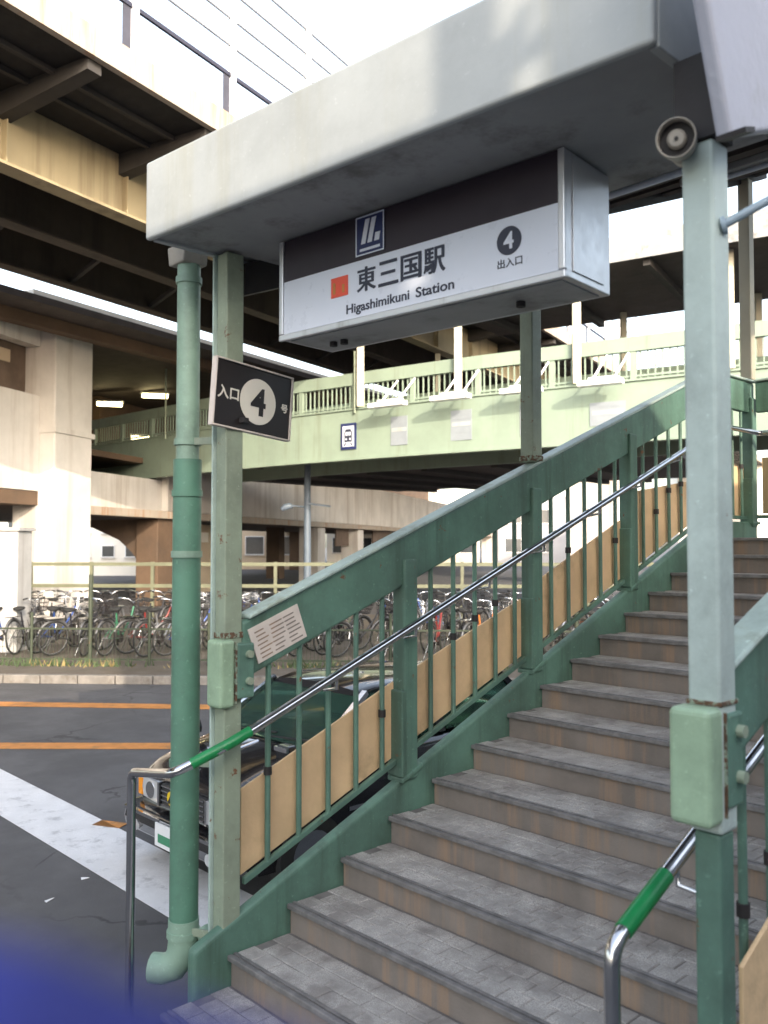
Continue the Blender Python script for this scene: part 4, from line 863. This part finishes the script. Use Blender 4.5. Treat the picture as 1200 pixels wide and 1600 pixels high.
part(car, 'dashboard', MB().box(CX - .6, CX + .6, CY + .82, CY + 1.05, ZG + .93, ZG + 1.0), 'car_dark', .03); part(car, 'wheel_rim', MB().tube([cp(.35 + .17 * math.cos(q), 1.25 + .08 * math.sin(q), 1.0 + .15 * math.sin(q)) for q in [2 * math.pi * k / 16 for k in range(17)]], .014, 6), 'car_dark')
for y in (1.5, 1.9): part(car, 'wiper', MB().bar(cp(-.4 if y < 1.6 else .05, .66, .955), cp(.1 if y < 1.6 else .5, .70, .985), .012, .012), 'car_dark')

car.scale = (.93, .93, .90)
# ================================================================== BACKGROUND BUILDINGS beyond the station
def building(a, b, wdt, dep, hgt, mat, label, rot=0, floors=4, bays=5, loc_z=ZG):
    FRM = ST @ frame((a, b, 0), (math.cos(rot), math.sin(rot)))
    B = thing('building', label, 'building', (a, b, ZG), frm=ST)
    part(B, 'wall', MB(FRM).box(0, wdt, 0, dep, ZG, hgt), mat)
    part(B, 'roof_edge', MB(FRM).box(-.15, wdt + .15, -.15, dep + .15, hgt + .002, hgt + .3), 'concrete')
    fh = (hgt - .6) / floors
    for i in range(floors):
        for j in range(bays):
            x0 = wdt * (j + .22) / bays; x1 = wdt * (j + .78) / bays; z0 = .9 + i * fh; z1 = z0 + fh * .5
            wn = part(B, 'window', MB(FRM).box(x0, x1, -.06, -.01, z0, z1), 'white_metal'); part(wn, 'pane', MB(FRM).box(x0 + .06, x1 - .06, -.08, -.062, z0 + .06, z1 - .06), 'window_dark')
            part(wn, 'sill', MB(FRM).box(x0 - .05, x1 + .05, -.16, -.062, z0 - .08, z0 - .002), 'concrete')
    return B
building(-32, 62, 15, 8, 7.4, 'facade_white', 'white low building in full sun seen under the station beside the wide pillar', floors=4, bays=9)
building(-16, 78, 9, 9, 7.2, 'facade_tan', 'tan low building in the sun beyond the station pillars', floors=2, bays=3)
building(-6, 92, 16, 9, 7.2, 'facade_white', 'long white low building in the sun far beyond the station', floors=2, bays=6)
building(13, 100, 14, 9, 7.2, 'facade_grey', 'grey low building far beyond the station behind the stair rail', floors=2, bays=4)
building(30, 80, 26, 12, 9, 'facade_white', 'white building far off beyond the footbridge and stair landing', floors=3, bays=6)

# ------------------------------------------------- unseen block added behind the camera to shade the stairs
fd = (FR - FL).normalized(); DB = 4.4
AF = frame((FL.x, FL.y, 0), fd)                 # along the canopy face
s_u, s_v = sh.x * fd.x + sh.y * fd.y, sh.x * nrm.x + sh.y * nrm.y
tz = math.tan(R(SUN_EL)); WF = (FR - FL).length
def fc(u_, z): d = DB / s_v; return u_ * WF + s_u * d, z + d * tz      # follow the sun back from the canopy face to the block's front
xs_ = fc(.70, 3.0)[0]; ztop_l = fc(0, 3.03)[1]; ztop_r = fc(.7, 2.93)[1]
ap = thing('shade_block', 'added unseen grey block with a gapped top mask shading the stairs', 'building', (xs_, -DB - 5, ZG), frm=AF)
part(ap, 'wall', MB(AF).box(7.5, xs_, -DB - 10, -DB, ZG, ztop_l), 'facade_grey'); part(ap, 'wall', MB(AF).box(xs_ + .002, 40, -DB - 10, -DB, ZG, ztop_r), 'facade_grey')
for i in range(2):
    for j in range(8):
        x0 = 8.2 + j * 4; z0 = .7 + i * 2.4; wn = part(ap, 'window', MB(AF).box(x0, x0 + 2, -DB + .01, -DB + .06, z0, z0 + 1.4), 'white_metal'); part(wn, 'pane', MB(AF).box(x0 + .08, x0 + 1.92, -DB + .062, -DB + .08, z0 + .08, z0 + 1.32), 'window_dark')
# added mask on the block, its gaps shaped to throw sun patches on the canopy
def screen(u0, u1, z0, z1): part(ap, 'sun_mask', MB(AF).box(u0, u1, -DB - .02, -DB - .002, z0, z1), 'facade_grey')
gaps = [(.79, .832, 3.19, 3.34), (.832, .842, 3.25, 3.34), (.842, .872, 3.15, 3.34), (.818, .874, 2.97, 3.085), (.955, .976, 2.97, 3.09), (.976, .998, 3.045, 3.09)]
us = sorted({.70, 4.5, *[g_[0] for g_ in gaps], *[g_[1] for g_ in gaps]}); zs = sorted({2.93, 5.5, *[g_[2] for g_ in gaps], *[g_[3] for g_ in gaps]})
for i in range(len(us) - 1):
    run = None
    for j in range(len(zs) - 1):
        um, zm = (us[i] + us[i + 1]) / 2, (zs[j] + zs[j + 1]) / 2
        hole = any(g_[0] < um < g_[1] and g_[2] < zm < g_[3] for g_ in gaps)
        if not hole and run is None: run = zs[j]
        if run is not None and (hole or j == len(zs) - 2):
            ztop = zs[j] if hole else zs[j + 1]
            a0, z0 = fc(us[i], run); a1, _ = fc(us[i + 1], run); _, z1 = fc(us[i], ztop); screen(a0, a1, z0, z1); run = None

# unseen block added beside the stairs to hold back light from the right
sr = thing('side_shade_block', 'added unseen long grey two-storey block that dims the open side of the stairs', 'building', (12, 9, ZG))
part(sr, 'wall', MB().box(8.6, 18, -4.2, 22, ZG, 5.4), 'facade_grey'); part(sr, 'roof_edge', MB().box(8.45, 18.15, -4.35, 22.15, 5.402, 5.62), 'concrete')
for i in range(2):
    for j in range(8):
        y0 = -3.2 + j * 3.2; z0 = .5 + i * 2.5; wn = part(sr, 'window', MB().box(8.53, 8.59, y0, y0 + 2, z0, z0 + 1.8), 'white_metal'); part(wn, 'pane', MB().box(8.51, 8.528, y0 + .08, y0 + 1.92, z0 + .08, z0 + 1.72), 'window_dark')

# ================================================================== BLUE SLEEVE close to the lens
def ray(x, y, d):
    v = FW * math.cos(R(PITCH)) + Vector((0, 0, math.sin(R(PITCH)))); u = RT.cross(v); return CAM + (v + RT * (x - 600) / F + u * (800 - y) / F) * d
sv = thing('blue_sleeve', 'blurred blue fleece sleeve of the photographer low before the lens', 'sleeve', ray(120, 1900, .14))
pts = [ray(-560, 1600, .107), ray(-250, 1650, .104), ray(20, 1700, .10), ray(230, 1765, .10), ray(430, 1815, .10), ray(600, 1930, .103)]
mb = MB(); mb.tube(pts, [.0150, .0150, .0140, .0128, .0122, .0116], 28); part(sv, 'fabric', mb, 'blue_fleece')
part(sv, 'cuff', MB().tube([ray(560, 1900, .10), ray(620, 1945, .10)], [.0130, .0130], 24), 'blue_fleece')
